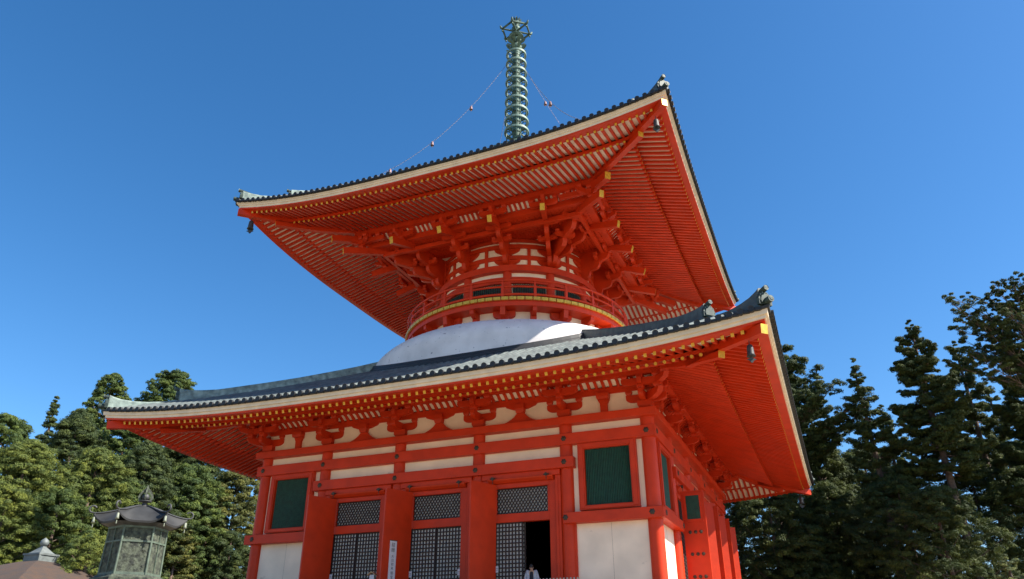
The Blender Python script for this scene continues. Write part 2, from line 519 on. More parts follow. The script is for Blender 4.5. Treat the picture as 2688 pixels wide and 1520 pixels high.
# ---- bracket sets under the lower eave
def armpoly(l, h, r=.28):
    """boat-shaped arm: length 2l, height h, lower corners rounded"""
    pts = [(-l, h), (-l, h*.55)]
    for t in np.linspace(0, 1, 6)[1:]:
        a = t*PI/2; pts.append((-l+r*(1-math.cos(a))*1.2, h*.55*(1-math.sin(a))))
    return pts+[(-x, z) for x, z in pts[::-1]]
def block(m, x, y, z, s, h, s2=None):
    """bearing block, narrower at its foot"""
    s2 = s2 or s*.68
    vs = [(x+a*q/2, y+c*q/2, zz) for q, zz in ((s2, z), (s, z+h*.45), (s, z+h)) for a, c in ((-1,-1),(1,-1),(1,1),(-1,1))]
    fs = [(3,2,1,0), (8,9,10,11)]+[(i*4+k, i*4+(k+1) % 4, i*4+4+(k+1) % 4, i*4+4+k) for i in (0, 1) for k in range(4)]
    m.add(vs, fs)
AW = .115
def bracket(corner=False):
    m = MB()
    block(m, 0, 0, 10.14, .62, .38)
    dirs = [((1,0,0), (0,-1,0))]
    if corner: dirs.append(((0,1,0), (1,0,0)))
    for ex, out in dirs:
        exv, ov = Vector(ex), Vector(out)
        m.prism(armpoly(.84, .36), (0,0,10.50), ex, (0,0,1), out, -AW, AW)
        for q in ((-.70,) if ex[0] else (.70,)) if corner else (-.70, .70): block(m, exv.x*q, exv.y*q, 10.86, .30, .2)
        # outward arm
        poly = [(-.3, 10.857), (-.3, 10.503), (.45, 10.503)]+[(.45+.5*math.sin(a), 10.50+.18*(1-math.cos(a))) for a in np.linspace(.3, PI/2, 5)]+[(.95, 10.857)]
        m.prism(poly, (0,0,0), out, (0,0,1), ex, -AW*.9, AW*.9)
        p = ov*.75
        block(m, p.x, p.y, 10.86, .30, .2)
        m.prism(armpoly(.84, .30), p+Vector((0,0,11.06)), ex, (0,0,1), out, -AW, AW)
        for q in (-.70, 0, .70):
            block(m, p.x+exv.x*q, p.y+exv.y*q, 11.36, .30, .17)
        m.prism([(.3, 11.063), (.75, 11.063), (1.02, 11.12), (1.06, 11.357), (.3, 11.357)], (0,0,0), out, (0,0,1), ex, -AW*.85, AW*.85)
    if corner:
        d = Vector((1,-1,0)).normalized(); pr = Vector((1,1,0)).normalized()
        m.prism([(-.4, 10.854), (-.4, 10.506), (.7, 10.506), (1.15, 10.62), (1.3, 10.854)], (0,0,0), d, (0,0,1), pr, -.13, .13)
        q = d*1.06; block(m, q.x, q.y, 10.86, .34, .2)
        m.prism([(-.2, 11.354), (-.2, 11.066), (1.3, 11.066), (1.7, 11.16), (1.8, 11.354)], (0,0,0), d, (0,0,1), pr, -.13, .13)
        block(m, q.x, q.y, 11.36, .34, .17)
        q2 = d*1.65; block(m, q2.x, q2.y, 11.36, .32, .2)
    return m
b0 = part(bracket(), "bracket_set", RED); b0.location = (X[1], -10.1, 1.25)
for i in (2, 3, 4): dup(b0, P, (X[i], -10.1, 1.25))
for k in (1, 2, 3):
    R = Matrix.Rotation(k*PI/2, 3, 'Z')
    for i in range(1, 5): dup(b0, P, R @ Vector((X[i], -10.1, 1.25)), k*PI/2)
bc = part(bracket(True), "corner_bracket_set", RED); bc.location = (10.1, -10.1, 1.25); sides(bc)
# frog-leg struts between the three middle bays, plain posts in the end bays
def frogleg():
    m = MB()
    half = [(0, 10.62), (.2, 10.62), (.30, 10.50), (.46, 10.38), (.66, 10.28), (1.0, 10.15)]
    m.prism([(x, z) for x, z in half]+[(-x, z) for x, z in half[::-1][:-1]], (0,0,0), (1,0,0), (0,0,1), (0,1,0), -.09, .05)
    block(m, 0, -.03, 10.62, .44, .42, .34)
    m.prism([(-.80, 11.06), (-.72, 10.97), (-.35, 10.84), (.35, 10.84), (.72, 10.97), (.80, 11.06)], (0,0,0), (1,0,0), (0,0,1), (0,1,0), -.06, .05)
    return m
def strut():
    m = MB()
    m.prism([(-.16, 10.14), (.16, 10.14), (.17, 10.6), (.27, 10.8), (-.27, 10.8), (-.17, 10.6)], (0,0,0), (1,0,0), (0,0,1), (0,1,0), -.09, .06)
    block(m, 0, -.03, 10.78, .56, .27, .5); return m
f0 = part(frogleg(), "frog_leg_strut", RED); f0.location = (0, -10.2, 1.25)
f1 = dup(f0, P, (-4.25, -10.2, 1.25)); f2 = dup(f0, P, (4.25, -10.2, 1.25))
s0 = part(strut(), "strut", RED); s0.location = (8.25, -10.2, 1.25)
s1 = dup(s0, P, (-8.25, -10.2, 1.25))
for o in (f0, f1, f2, s0, s1): sides(o)
o = part(mitred(rect(9.95, 10.24, 11.06, 11.36)), "wall_beam", RED); sides(o)

# ---- eaves: everything follows the eave's upward sweep
class Lv: pass
LO, UP = Lv(), Lv()
LO.E, LO.rise, LO.p, LO.wP, LO.fade = 15.94, .75, 3.2, 10.9, .40
LO.wB, LO.zB, LO.sB = 13.5, 10.74, .40
LO.wF, LO.zF, LO.wF0, LO.zF0 = 15.4, 10.375, 13.2, 11.12
LO.rb, LO.fw, LO.fh = .085, .118, .15
LO.ribs = (10.24, 11.37, 10.86, 11.50)
UP.E, UP.rise, UP.p, UP.wP, UP.fade = 12.92, 1.0, 3.0, 7.7, .25
UP.wB, UP.zB, UP.sB = 10.75, 23.72, .25
UP.wF, UP.zF, UP.wF0, UP.zF0 = 12.42, 23.56, 10.5, 24.11
UP.rb, UP.fw, UP.fh = .085, .118, .15
def off(L, u, w):
    f = min(1, max(0, (w-L.wP)/(L.E-L.wP)))**L.fade
    return L.rise*min(1.05, abs(u)/L.E)**L.p*f
SP = .36
def sweep(L, pw, n=56, m=0, jit=None):
    """(w,z) polygon carried along the whole eave, mitred at both corners and bent with the eave"""
    mb = MB(); k = len(pw); vs = []
    for i in range(n+1):
        t = -1+2*i/n
        for w, z in pw: vs.append((t*w, -w, z+off(L, t*w, w)))
    fs = [(i*k+j, i*k+(j+1) % k, (i+1)*k+(j+1) % k, (i+1)*k+j) for i in range(n) for j in range(k)]
    mb.add(vs, fs, m); return mb
def base_pts(L, u):
    w0 = max(L.wP-.25, abs(u)+.10)
    if w0 > L.wB-.12: return None
    return [(u, -w, L.zB+L.sB*(L.wB-w)+off(L, u, w)) for w in np.linspace(w0, L.wB, 4)]
def fly_pts(L, u):
    w0 = max(L.wF0, abs(u)+.12)
    if w0 > L.wF-.1: return None
    return [(u, -w, L.zF+(L.zF0-L.zF)*(L.wF-w)/(L.wF-L.wF0)+off(L, u, w)) for w in np.linspace(w0, L.wF, 3)]
def view_size(pts, width):
    """how large a bar shows in the photo (for picking the 100 largest)"""
    q = []
    for p in (pts[0], pts[-1]):
        v = Vector(p)-CAM; z = v.dot(fwd)
        q.append((v.dot(r2)/z, v.dot(u2)/z, z))
    return math.hypot(q[0][0]-q[1][0], q[0][1]-q[1][1])*width/q[1][2]
cand = {'base_rafter': [], 'flying_rafter': []}
for L in (LO, UP):
    n = int(L.E/SP)+1
    for k in range(4):
        R = Matrix.Rotation(k*PI/2, 3, 'Z')
        for i in range(-n, n):
            u = (i+.5)*SP
            for nm, fn in (('base_rafter', base_pts), ('flying_rafter', fly_pts)):
                pts = fn(L, u)
                if pts is None: continue
                pts = [R @ Vector(p) for p in pts]
                sz = view_size(pts, .2)*(1.0 if k in (0, 1) else .3)
                cand[nm].append((sz, L, pts))
for nm, lst in cand.items():
    lst.sort(key=lambda a: -a[0])
    rest = MB()
    for j, (sz, L, pts) in enumerate(lst):
        m = MB() if j < 100 else rest
        if nm == 'base_rafter':
            m.tube(pts, L.rb, 12, 0, caps=False)
            e = Vector(pts[-1]); q = (e-Vector(pts[-2])).normalized()
            m.tube([e, e-q*.018], [L.rb*.88, L.rb*.87], 12, 0, cap=1, caps='end')
            m.tube([e-q*.002, e+q*.001], [L.rb, L.rb*.88], 12, 0, caps=False)
        else: m.beam(pts, L.fw, L.fh, 0, cap=1)
        if j < 100: part(m, nm, [RED, GOLD], normals=False)
    o = part(rest, nm+"s", [RED, GOLD], normals=False); tag(o, kind="stuff")

for L, nm in ((LO, "lower"), (UP, "upper")):
    zk = L.zF+L.fh/2
    zb = L.zB+L.rb
    # boards behind the rafters
    def soffit(L=L):
        m = MB()
        m.grid(lambda a, c: ((lambda w: ((-1+2*a)*w, -w, zb+.01+L.sB*(L.wB-w)+off(L, (-1+2*a)*w, w)))(L.wP-.3+(L.wB-.03-L.wP+.3)*c)), 48, 5, 0)
        m.grid(lambda a, c: ((lambda w: ((-1+2*a)*w, -w, zk+.01+(L.zF0-L.zF)*(L.wF-w)/(L.wF-L.wF0)+off(L, (-1+2*a)*w, w)))(L.wF0+.10+(L.wF+.1-L.wF0-.10)*c)), 48, 4, 0)
        return m
    o = part(soffit(), "soffit_board", WHITE); sides(o)
    # red carrying boards on the rafter ends
    s1_ = (L.zF0-L.zF)/(L.wF-L.wF0)
    zf = lambda w: L.zF-L.fh/2+s1_*(L.wF-w)
    o = part(sweep(L, [(L.wB-.16, zb+.03), (L.wB-.012, zb-.012), (L.wB-.012, zf(L.wB)+.02), (L.wB-.16, zf(L.wB-.16)+.02)]), "rafter_board", RED); sides(o)
    wt = L.E
    o = part(sweep(L, [(L.wF-.14, zk-.005), (wt-.16, zk-.05), (wt-.16, zk+.07), (L.wF-.14, zk+.11)]), "eave_board", RED); sides(o)
    if L is LO:
        pw = [(wt-.34, zk+.03), (wt-.10, zk+.03), (wt-.10, zk+.15), (wt-.02, zk+.15), (wt, zk+.32), (wt-.34, zk+.32)]
    else:
        pw = [(wt-.34, zk+.03), (wt-.14, zk+.03), (wt-.13, zk+.15), (wt-.07, zk+.155), (wt-.06, zk+.23), (wt-.01, zk+.235), (wt, zk+.32), (wt-.34, zk+.32)]
    L.ztop = zk+.32
    o = part(sweep(L, pw), "cream_eave_board", CREAM); sides(o)
    o = part(sweep(L, [(wt-.3, L.ztop), (wt+.07, L.ztop+.002), (wt+.09, L.ztop+.09), (wt-.3, L.ztop+.1)]), "roof_edge", TEND); sides(o)
    # hip rafters with gilded ends
    s2 = math.sqrt(2)
    for sx, sy in ((1, -1), (1, 1), (-1, 1), (-1, -1)):
        m = MB()
        def dz(w): return off(L, w, w)
        hb = .34
        if L is LO: r0, rB, rF, zBt, zFt = 10.6, 13.98, 15.72, 10.80, 10.84
        else: r0, rB, rF, zBt, zFt = 7.2, 11.24, 12.80, 24.02, 24.30
        zin = L.zB+L.sB*(L.wB-r0)+.05
        m.beam([(sx*r0, sy*r0, zin), (sx*(r0+rB)/2, sy*(r0+rB)/2, (zin+zBt)/2-.12), (sx*rB, sy*rB, zBt)], .30, .34, 0, 1)
        m.beam([(sx*(rB-1.5), sy*(rB-1.5), zBt+.34), (sx*(rB-.3), sy*(rB-.3), zBt+.32), (sx*(rF+rB)/2, sy*(rF+rB)/2, (zBt+zFt)/2+.14), (sx*rF, sy*rF, zFt)], .30, .36, 0, 1)
        part(m, "hip_rafter", [RED, GOLD])

# purlins and inclined ribs
o = part(mitred(rect(10.72, 10.98, 11.53, 11.80)), "purlin", RED); sides(o)
def ribs(z0, w0, z1, w1, ulist, r=.055, back=WHITE):
    m = MB()
    U = max(ulist)+.2
    return m
def rib_panel(w0, z0, w1, z1, U, sp=.335, holes=None):
    m = MB()
    n = int(2*U/sp)
    m.add([(-w0, -w0, z0+.07), (w0, -w0, z0+.07), (w1, -w1, z1+.07), (-w1, -w1, z1+.07)], [(0,1,2,3)], 1)
    for i in range(n+1):
        u = -U+2*U*i/n
        mid = ((w0+w1)/2, (z0+z1)/2+.05)
        m.beam([(u, -w0, z0), (u, -mid[0], mid[1]), (u, -w1, z1)], .13, .1, 0)
    return m
o = part(rib_panel(10.22, 11.33, 10.76, 11.62, 10.0), "eave_ribs", [RED, WHITE]); sides(o)

# ---- roofs
def zroof_lo(u, w):
    h = 11.62-.3107*(w-16.1)+.00973*(w-16.1)**2
    rise = .75*max(0, min(1.05, (w-9.3)/6.8))
    t = min(1.0, abs(u)/max(w, .1))
    return h-rise*(1-t**3.2)
def zroof_up(u, w):
    h = 25.07+.35*(13.05-w)+.0222*(13.05-w)**2
    rise = 1.0*max(0, w/13.05)**1.5
    t = min(1.0, abs(u)/max(w, .1))
    return h-rise*(1-t**3)
def dome_R(z):
    """the dome's radius at a height"""
    Rb, zb, k = 9.17, 15.53, 1.9
    if z <= zb: return Rb+.04*(zb-z)
    q = min(1, (z-zb)/(17.18-zb))
    return 6.39+(Rb-6.39)*max(0, 1-q**k)**(1/k)
def tiles(zr, wE, wI, sp, rt):
    m = MB()
    n = 40
    m.grid(lambda a, c: ((lambda w: ((-1+2*a)*w, -w, zr((-1+2*a)*w, w)-.05))(wI+(wE-.02-wI)*c)), n, 10, 0)
    k = int(wE/sp)
    for i in range(-k, k+1):
        u = i*sp
        w0 = max(wI, abs(u)+.12)
        if w0 > wE-.15: continue
        ns = max(3, int((wE-w0)/.75)+2)
        ws = np.linspace(w0, wE+.06, ns); vs = []
        for w in ws:
            z = zr(u, min(w, wE))
            for a in np.linspace(0, PI, 6):
                vs.append((u+rt*math.cos(a), -w, z-.05+rt*1.05*math.sin(a)))
        m.add(vs, [(a*6+j, a*6+j+1, a*6+j+7, a*6+j+6) for a in range(ns-1) for j in range(5)], 0, True)
        # round end tile
        z = zr(u, wE); c = 14
        ring = [(u+rt*1.12*math.cos(2*PI*a/c), z-.035+rt*1.12*math.sin(2*PI*a/c)) for a in range(c)]
        vs = [(x, -wE+.06, zz) for x, zz in ring]+[(x, -wE-.10, zz) for x, zz in ring]+[(u+(x-u)*.72, -wE-.085, z-.035+(zz-z+.035)*.72) for x, zz in ring]
        m.add(vs, [(a, (a+1) % c, c+(a+1) % c, c+a) for a in range(c)]+[(c+a, c+(a+1) % c, 2*c+(a+1) % c, 2*c+a) for a in range(c)]+[tuple(range(2*c, 3*c))], 1)
        # pan tile lip between two rows
        zz = zr(u+sp/2, wE)
        if abs(u+sp/2) < wE-.2:
            m.box(u+sp/2-.12, u+sp/2+.12, -wE-.05, -wE+.1, zz-.13, zz-.035, 1)
    return m
o = part(tiles(zroof_lo, 16.02, 5.6, .385, .104), "lower_roof_tiles", [TILE, TEND], normals=False); sides(o)
o = part(tiles(zroof_up, 13.0, .6, .385, .104), "upper_roof_tiles", [TILE, TEND], normals=False); sides(o)

def demon_tile(m, r, z, s, d, pr):
    """end tile of a ridge: horned plate with a beaded rim and a round tube on top"""
    o = d*r
    o = Vector((o.x, o.y, z))
    poly = [(-.34*s, 0), (.34*s, 0), (.36*s, .25*s), (.26*s, .5*s), (.12*s, .62*s), (-.12*s, .62*s), (-.26*s, .5*s), (-.36*s, .25*s)]
    m.prism(poly, o, pr, (0,0,1), d, -.08, .06)
    m.prism([(a*.72, c*.72+.06*s) for a, c in poly], o, pr, (0,0,1), d, .06, .10)
    for a, c in poly[2:]:
        for f in (1.0, .8):
            p = o+pr*(a*f*.9)+Vector((0,0,c*f*.92))+d*.07
            m.lathe([(0, -.03), (.03, 0), (0, .03)], 6, 1, c=p)
    p = o+Vector((0,0,.66*s))
    m.tube([p-d*.5-Vector((0,0,.06)), p+d*.2+Vector((0,0,.08))], .125*s, 14)
    e = p+d*.2+Vector((0,0,.08))
    m.tube([e-d*.01, e+d*.012], [.128*s, .126*s], 14, 1, caps=False); m.tube([e+d*.012, e+d*.016], [.09*s, .07*s], 12)
def hip_ridge(sx, sy, pts_main, pts_low, oni_main, oni_low, corner):
    d = Vector((sx, sy, 0)).normalized(); pr = Vector((-d.y, d.x, 0)); s2 = math.sqrt(2)
    out = []
    for pts in (pts_main, pts_low):
        m = MB(); vs = []; prof = []
        for r, zb, zt in pts:
            c = d*(r*s2)
            hw = .17
            for a, zz in ((-hw*1.2, zb), (-hw, zb+(zt-zb)*.5), (-hw*1.02, zt-.10), (-hw*.8, zt-.03), (0, zt), (hw*.8, zt-.03), (hw*1.02, zt-.10), (hw, zb+(zt-zb)*.5), (hw*1.2, zb)):
                vs.append(c+pr*a+Vector((0,0,zz)))
        k = 9; n = len(pts)
        m.add(vs, [(i*k+j, i*k+(j+1) % k, (i+1)*k+(j+1) % k, (i+1)*k+j) for i in range(n-1) for j in range(k)]+[tuple(range(k)), tuple(range((n-1)*k, n*k))])
        out.append(part(m, "hip_ridge", RIDGE if sx < 0 else RIDGE_SHADE))  # right-hand ridges take the copy that has shade in its colour
    for r, z, s in (oni_main, oni_low):
        m = MB(); demon_tile(m, r*s2, z, s, d, pr); part(m, "ridge_end_tile", [ONI, RIDGE])
    m = MB(); c = d*(corner[0]*s2); c.z = corner[1]
    m.tube([c-d*.7-Vector((0,0,.02)), c+d*.12], .125, 14); e = c+d*.12; m.tube([e, e+d*.015], [.09, .06], 12)
    part(m, "corner_tile", ONI)
for sx, sy in ((1, -1), (1, 1), (-1, 1), (-1, -1)):
    z = lambda r: 11.62-.3107*(r-16.1)+.00973*(r-16.1)**2
    pm = [(r, z(r)-.15, t) for r, t in ((5.9, 16.3), (6.3, 16.13), (7.3, 15.58), (8.34, 15.06), (9.46, 14.52), (10.6, 14.02), (11.57, 13.62), (12.3, 13.32), (12.78, 13.19), (13.2, 13.11), (13.45, 13.1), (13.62, 13.13))]
    pl = [(r, z(r)-.22, t) for r, t in ((13.5, 12.60), (14.0, 12.36), (14.6, 12.22), (15.1, 12.19), (15.45, 12.22), (15.7, 12.30), (15.84, 12.37))]
    hip_ridge(sx, sy, pm, pl, (13.66, 12.50, .78), (15.88, 11.66, .82), (16.05, 11.78))
    z = lambda r: 25.07+.35*(13.05-r)+.0222*(13.05-r)**2
    pm = [(r, z(r)-.15, z(r)+h) for r, h in ((.5, .42), (4, .42), (8, .42), (9.6, .42), (10.3, .5), (10.8, .6))]
    pl = [(r, z(r)-.22, z(r)+h) for r, h in ((10.7, .15), (11.4, .15), (12.0, .26), (12.5, .45), (12.74, .58))]
    hip_ridge(sx, sy, pm, pl, (10.84, z(10.84)-.02, .75), (12.78, z(12.78)-.0, .85), (12.98, 25.17))

# ---- white dome and the flashing round its foot
def dome_foot(t):
    """where the dome meets the lower roof, at azimuth t"""
    c, s_ = abs(math.cos(t)), abs(math.sin(t))
    w, u = max(c, s_), min(c, s_)
    lo_, hi_ = 5.9, 9.6
    R = 9.4
    for _ in range(40):
        zz = zroof_lo(u*R, w*R)+.30
        R2 = dome_R(zz); R = .6*R+.4*R2
    return R, zz
m = MB()
prof = [(dome_R(z), z) for z in (12.8, 14.0, 14.8, 15.53)]+[(dome_R(15.53+1.65*q), 15.53+1.65*q) for q in (.1, .2, .3, .4, .5, .6, .68, .76, .83, .89, .94, .97, 1)]+[(5.3, 17.19)]
m.lathe(prof, 96)
part(m, "white_dome", DOMEW)
m = MB(); N = 120; vs = []
for i in range(N):
    t = 2*PI*i/N; R, zz = dome_foot(t)
    for r, z in ((R-.25, zz+.0), (R+.04, zz+.03), (R+.16, zz-.04), (R+.20, zz-.22), (R+.30, zz-.28), (R+.34, zz-.60), (R-.25, zz-.6)):
        vs.append((r*math.cos(t), r*math.sin(t), z))
m.add(vs, [(i*7+j, i*7+(j+1) % 7, ((i+1) % N)*7+(j+1) % 7, ((i+1) % N)*7+j) for i in range(N) for j in range(7)], 0, False)
part(m, "dome_flashing", TEND)

# ---- balcony on the dome
m = MB(); m.lathe([(6.2, 17.0), (6.2, 18.2)], 72); part(m, "dome_neck_wall", WHITE)
bk = None
def pol(r, t, z=0.0): return Vector((r*math.cos(t), r*math.sin(t), z))
def balcony_bracket(big):
    m = MB()
    if big:
        m.prism(armpoly(.64, .44, .36), (6.2, 0, 17.62), (0,1,0), (0,0,1), (1,0,0), -.1, .22)
        block(m, 6.34, 0, 17.2, .56, .44)
        m.prism([(6.1, 18.12), (6.1, 17.5), (6.6, 17.48), (6.95, 17.62), (7.02, 18.12)], (0,0,0), (1,0,0), (0,0,1), (0,1,0), -.14, .14)
    else:
        m.prism([(-.24, 17.12), (.24, 17.12), (.16, 17.4), (.16, 18.12), (-.16, 18.12), (-.16, 17.4)], (6.2, 0, 0), (0,1,0), (0,0,1), (1,0,0), -.08, .30)
        m.prism([(6.1, 18.12), (6.1, 17.7), (6.7, 17.72), (6.98, 17.85), (7.0, 18.12)], (0,0,0), (1,0,0), (0,0,1), (0,1,0), -.12, .12)
    return m
for big, nm in ((True, "balcony_bracket"), (False, "balcony_strut")):
    o = None
    for i in range(12):
        a = PI/12+2*PI*(i+(0 if big else .5))/12
        if o is None: o = part(balcony_bracket(big), nm, RED); o.rotation_euler = (0, 0, a)
        else: dup(o, P, (0, 0, 1.25), a)
m = MB(); m.lathe([(6.0, 18.2), (6.0, 18.09), (6.7, 18.09), (7.08, 18.09), (7.08, 18.37), (5.2, 18.375)], 96, smooth=False)
part(m, "balcony_ring_beam", RED)
m = MB(); m.lathe([(4.6, 18.58), (4.6, 18.40), (7.12, 18.38), (7.12, 18.60), (4.6, 18.62)], 96, smooth=False)
part(m, "balcony_floor", RED)
m = MB(); n = 100
for i in range(n):
    t0, t1 = 2*PI*(i+.06)/n, 2*PI*(i+.94)/n
    vs = [pol(r, t, z) for t in (t0, (t0+t1)/2, t1) for r, z in ((7.1, 18.40), (7.22, 18.40), (7.22, 18.585), (7.1, 18.585))]
    m.add(vs, [(0,1,2,3), (8,9,10,11)]+[(a*4+k, a*4+(k+1) % 4, a*4+4+(k+1) % 4, a*4+4+k) for a in (0, 1) for k in range(4)])
part(m, "gilded_floor_edge", GOLD)
m = MB()
for z, r, h in ((19.68, 7.06, .075), (19.27, 7.06, .06), (18.78, 7.06, .08)):
    m.tube([pol(r, 2*PI*i/96, z) for i in range(96)], h, 8, closed=True)
part(m, "balcony_rail", RED)
o = None
for i in range(24):
    a = 2*PI*i/24
    if o is None:
        m = MB(); m.box(6.99, 7.13, -.075, .075, 18.6, 19.34); m.box(7.02, 7.10, -.05, .05, 19.34, 19.64); m.box(6.98, 7.14, -.09, .09, 19.60, 19.64)
        o = part(m, "rail_post", RED); o.rotation_euler = (0, 0, a)
    else: dup(o, P, (0, 0, 1.25), a)

# ---- round upper body
RD = 5.0
m = MB(); m.lathe([(RD, 18.5), (RD, 24.4)], 72); part(m, "round_wall", WHITE)
cu = None
for i in range(12):
    a = PI/12+i*PI/6
    if cu is None:
        cu = part(column(.27, 18.5, 21.3, 20), "round_wall_column", RED); cu.location = pol(RD+.02, a, 1.25)
    else: dup(cu, P, pol(RD+.02, a, 1.25))
for nm, z0, z1, r in (("round_tie_beam", 20.45, 20.85, RD+.2), ("round_tie_beam", 18.6, 18.95, RD+.18), ("round_head_beam", 21.2, 21.60, RD+.36), ("round_wall_beam", 22.10, 22.36, RD+.12), ("round_wall_beam", 22.88, 23.14, RD+.12), ("round_wall_beam", 23.3, 23.5, RD+.12)):
    m = MB(); m.lathe([(RD-.1, z0), (r, z0), (r, z1), (RD-.1, z1)], 72, smooth=False); part(m, nm, RED)
pw = None
for i in range(12):
    a = i*PI/6
    m = MB()
    w = .19
    vs = [];
    for z in (18.95, 20.4):
        for t in np.linspace(-w, w, 7): vs.append(pol(RD+.06, t, z))
    m.add(vs, [(k, k+1, k+8, k+7) for k in range(6)], 1)
    for t in np.linspace(-w, w, 15):
        p = pol(RD+.1, t, 0); d_ = .03
        m.tube([p+Vector((0,0,18.95)), p+Vector((0,0,20.4))], .03, 4)
    if pw is None:
        pw = part(m, "round_window", [GREEN, LATT]); pw.rotation_euler = (0, 0, 0)
    else: dup(pw, P, (0, 0, 1.25), a)
def wall_arms():
    m = MB()
    for z in (21.62, 22.38):
        # arm bent round the wall at the column, with a strut midway
        for poly in ([(-.80, .46), (-.77, .36), (-.66, .25), (-.48, .15), (-.30, .07), (-.25, 0), (.25, 0), (.30, .07), (.48, .15), (.66, .25), (.77, .36), (.80, .46)],):
            k = len(poly)
            for sgn in (0,):
                vs = [pol(RD+dr, x/RD, z+zz) for dr in (.0, .14) for x, zz in poly]
                m.add(vs, [tuple(range(k, 2*k))]+[(a, (a+1) % k, (a+1) % k+k, a+k) for a in range(k)])
        w = PI/12
        vs = [pol(RD+dr, w+x/RD, zz) for dr in (0, .10) for x, zz in ((-.1, z-.05), (.1, z-.05), (.1, z+.55), (-.1, z+.55))]
        m.add(vs, [(4,5,6,7)]+[(a, (a+1) % 4, (a+1) % 4+4, a+4) for a in range(4)])
    return m
wa = None
for i in range(12):
    a = PI/12+i*PI/6
    if wa is None: wa = part(wall_arms(), "round_wall_bracket", RED); wa.rotation_euler = (0, 0, a)
    else: dup(wa, P, (0, 0, 1.25), a)

# ---- big stepped brackets from the round body to the square eave
def stepped(p0, p1, cross, wid=.30):
    """p0 on the round wall, p1 below the tail's gilded end; cross = direction of the cross arms"""
    m = MB()
    p0, p1 = Vector((*p0, 0)), Vector((*p1, 0))
    d = p1-p0; Ln = d.length; d.normalize(); pr = Vector((-d.y, d.x, 0))
    k = (Ln)/3.45
    S = lambda x: x*k
    def step(x0, x1, z, h):
        """an arm whose under side curves up at its outer end"""
        r = .42
        return [(S(x0), z+h), (S(x0), z)]+[(S(x1)-r+r*math.sin(a), z+h*.62*(1-math.cos(a))) for a in np.linspace(0, PI/2, 6)]+[(S(x1), z+h)]
    def scurve(x, z, dx, dz, n=7):
        """quarter-round nose of an arm: forward along its under side, then up"""
        return [(S(x)+dx*math.sin(a), z+dz*(1-math.cos(a))) for a in np.linspace(0, PI/2, n)]
    poly = [(S(-.1), 23.6), (S(-.1), 21.64), (S(.2), 21.66)]
    poly += scurve(.30, 21.68, .34, .42)+[(S(.30)+.34, 22.14)]
    poly += scurve(.95, 22.22, .34, .40)+[(S(.95)+.34, 22.66)]
    poly += scurve(1.60, 22.76, .34, .40)+[(S(1.60)+.34, 23.20)]
    poly += scurve(2.15, 23.26, .30, .34)+[(S(2.15)+.30, 23.6)]
    m.prism(poly, p0, d, (0,0,1), pr, -wid*.42, wid*.42)
    # tail: long beam sloping down and out to its gilded end
    a = p0+d*S(.2); b_ = p1
    m.beam([(a.x, a.y, 24.15), (b_.x, b_.y, 23.02)], .27, .42, 0, cap=1)
    cr = Vector((*cross, 0))
    for x, z, h, l in ((1.14, 22.74, .26, .62), (1.80, 23.24, .27, .80)):
        e = p0+d*S(x)
        m.prism(armpoly(l, h, .25), (e.x, e.y, z), cr, (0,0,1), Vector((cr.y, -cr.x, 0)), -.1, .1)
        for q in (-l+.13, 0, l-.13):
            f = e+cr*q; block(m, f.x, f.y, z+h, .25, .13)
    # arm under the purlin, standing on the tail
    e = p0+d*S(2.86)
    block(m, e.x, e.y, 23.42, .34, .2)
    m.prism(armpoly(.86, .32, .25), (e.x, e.y, 23.60), cr, (0,0,1), Vector((cr.y, -cr.x, 0)), -.11, .11)
    for q in (-.72, 0, .72):
        f = e+cr*q; block(m, f.x, f.y, 23.92, .28, .2)
    m.prism([(S(2.4), 23.62), (S(3.1), 23.62), (S(3.34), 23.70), (S(3.38), 23.92), (S(2.4), 23.92)], p0, d, (0,0,1), pr, -.1, .1)
    return m
for u0, w0, u1 in ((1.30, 4.85, 1.62), (-1.30, 4.85, -1.62), (3.62, 3.55, 4.85), (-3.62, 3.55, -4.85)):
    o = part(stepped((u0, -w0), (u1, -8.30), (1, 0)), "eave_bracket", [RED, GOLD]); sides(o)
c7 = math.sqrt(.5)
def cornerset():
    m = stepped((3.55, -3.55), (8.28, -8.28), (c7, c7), .34)
    m.beam([(5.0, -5.0, 24.5), (8.82, -8.82, 23.72)], .34, .42, 0, cap=1)
    for sx, dr in ((1, (1, 0)), (-1, (0, 1))):
        pass
    return m
o = part(cornerset(), "corner_eave_bracket", [RED, GOLD]); sides(o)
o = part(mitred(rect(7.58, 7.86, 24.12, 24.50)), "purlin", RED); sides(o)
for q in (-1, 1):
    b = MB(); a0, a1 = sorted((q*5.75, q*7.6)); b.box(a0, a1, -7.80, -7.60, 23.62, 23.90); o = part(b, "eave_arm_beam", RED); sides(o)
o = None
for k in range(4):
    R_ = Matrix.Rotation(k*PI/2, 3, 'Z')
    for i in (-12, -11, -10, 10, 11, 12):
        if o is None:
            m = MB(); block(m, 0, 0, 23.92, .30, .2); o = part(m, "bearing_block", RED); o.location = (i*.62, -7.7, 1.25)
        else: dup(o, P, R_ @ Vector((i*.62, -7.7, 1.25)), k*PI/2)
o = part(mitred(rect(6.98, 7.20, 23.50, 23.86)), "inner_eave_beam", RED); sides(o)
o = part(mitred(rect(6.30, 6.50, 23.14, 23.40)), "inner_eave_beam", RED); sides(o)
o = part(rib_panel(7.16, 23.84, 7.62, 24.12, 6.8, .30), "eave_ribs", [RED, WHITE]); sides(o)
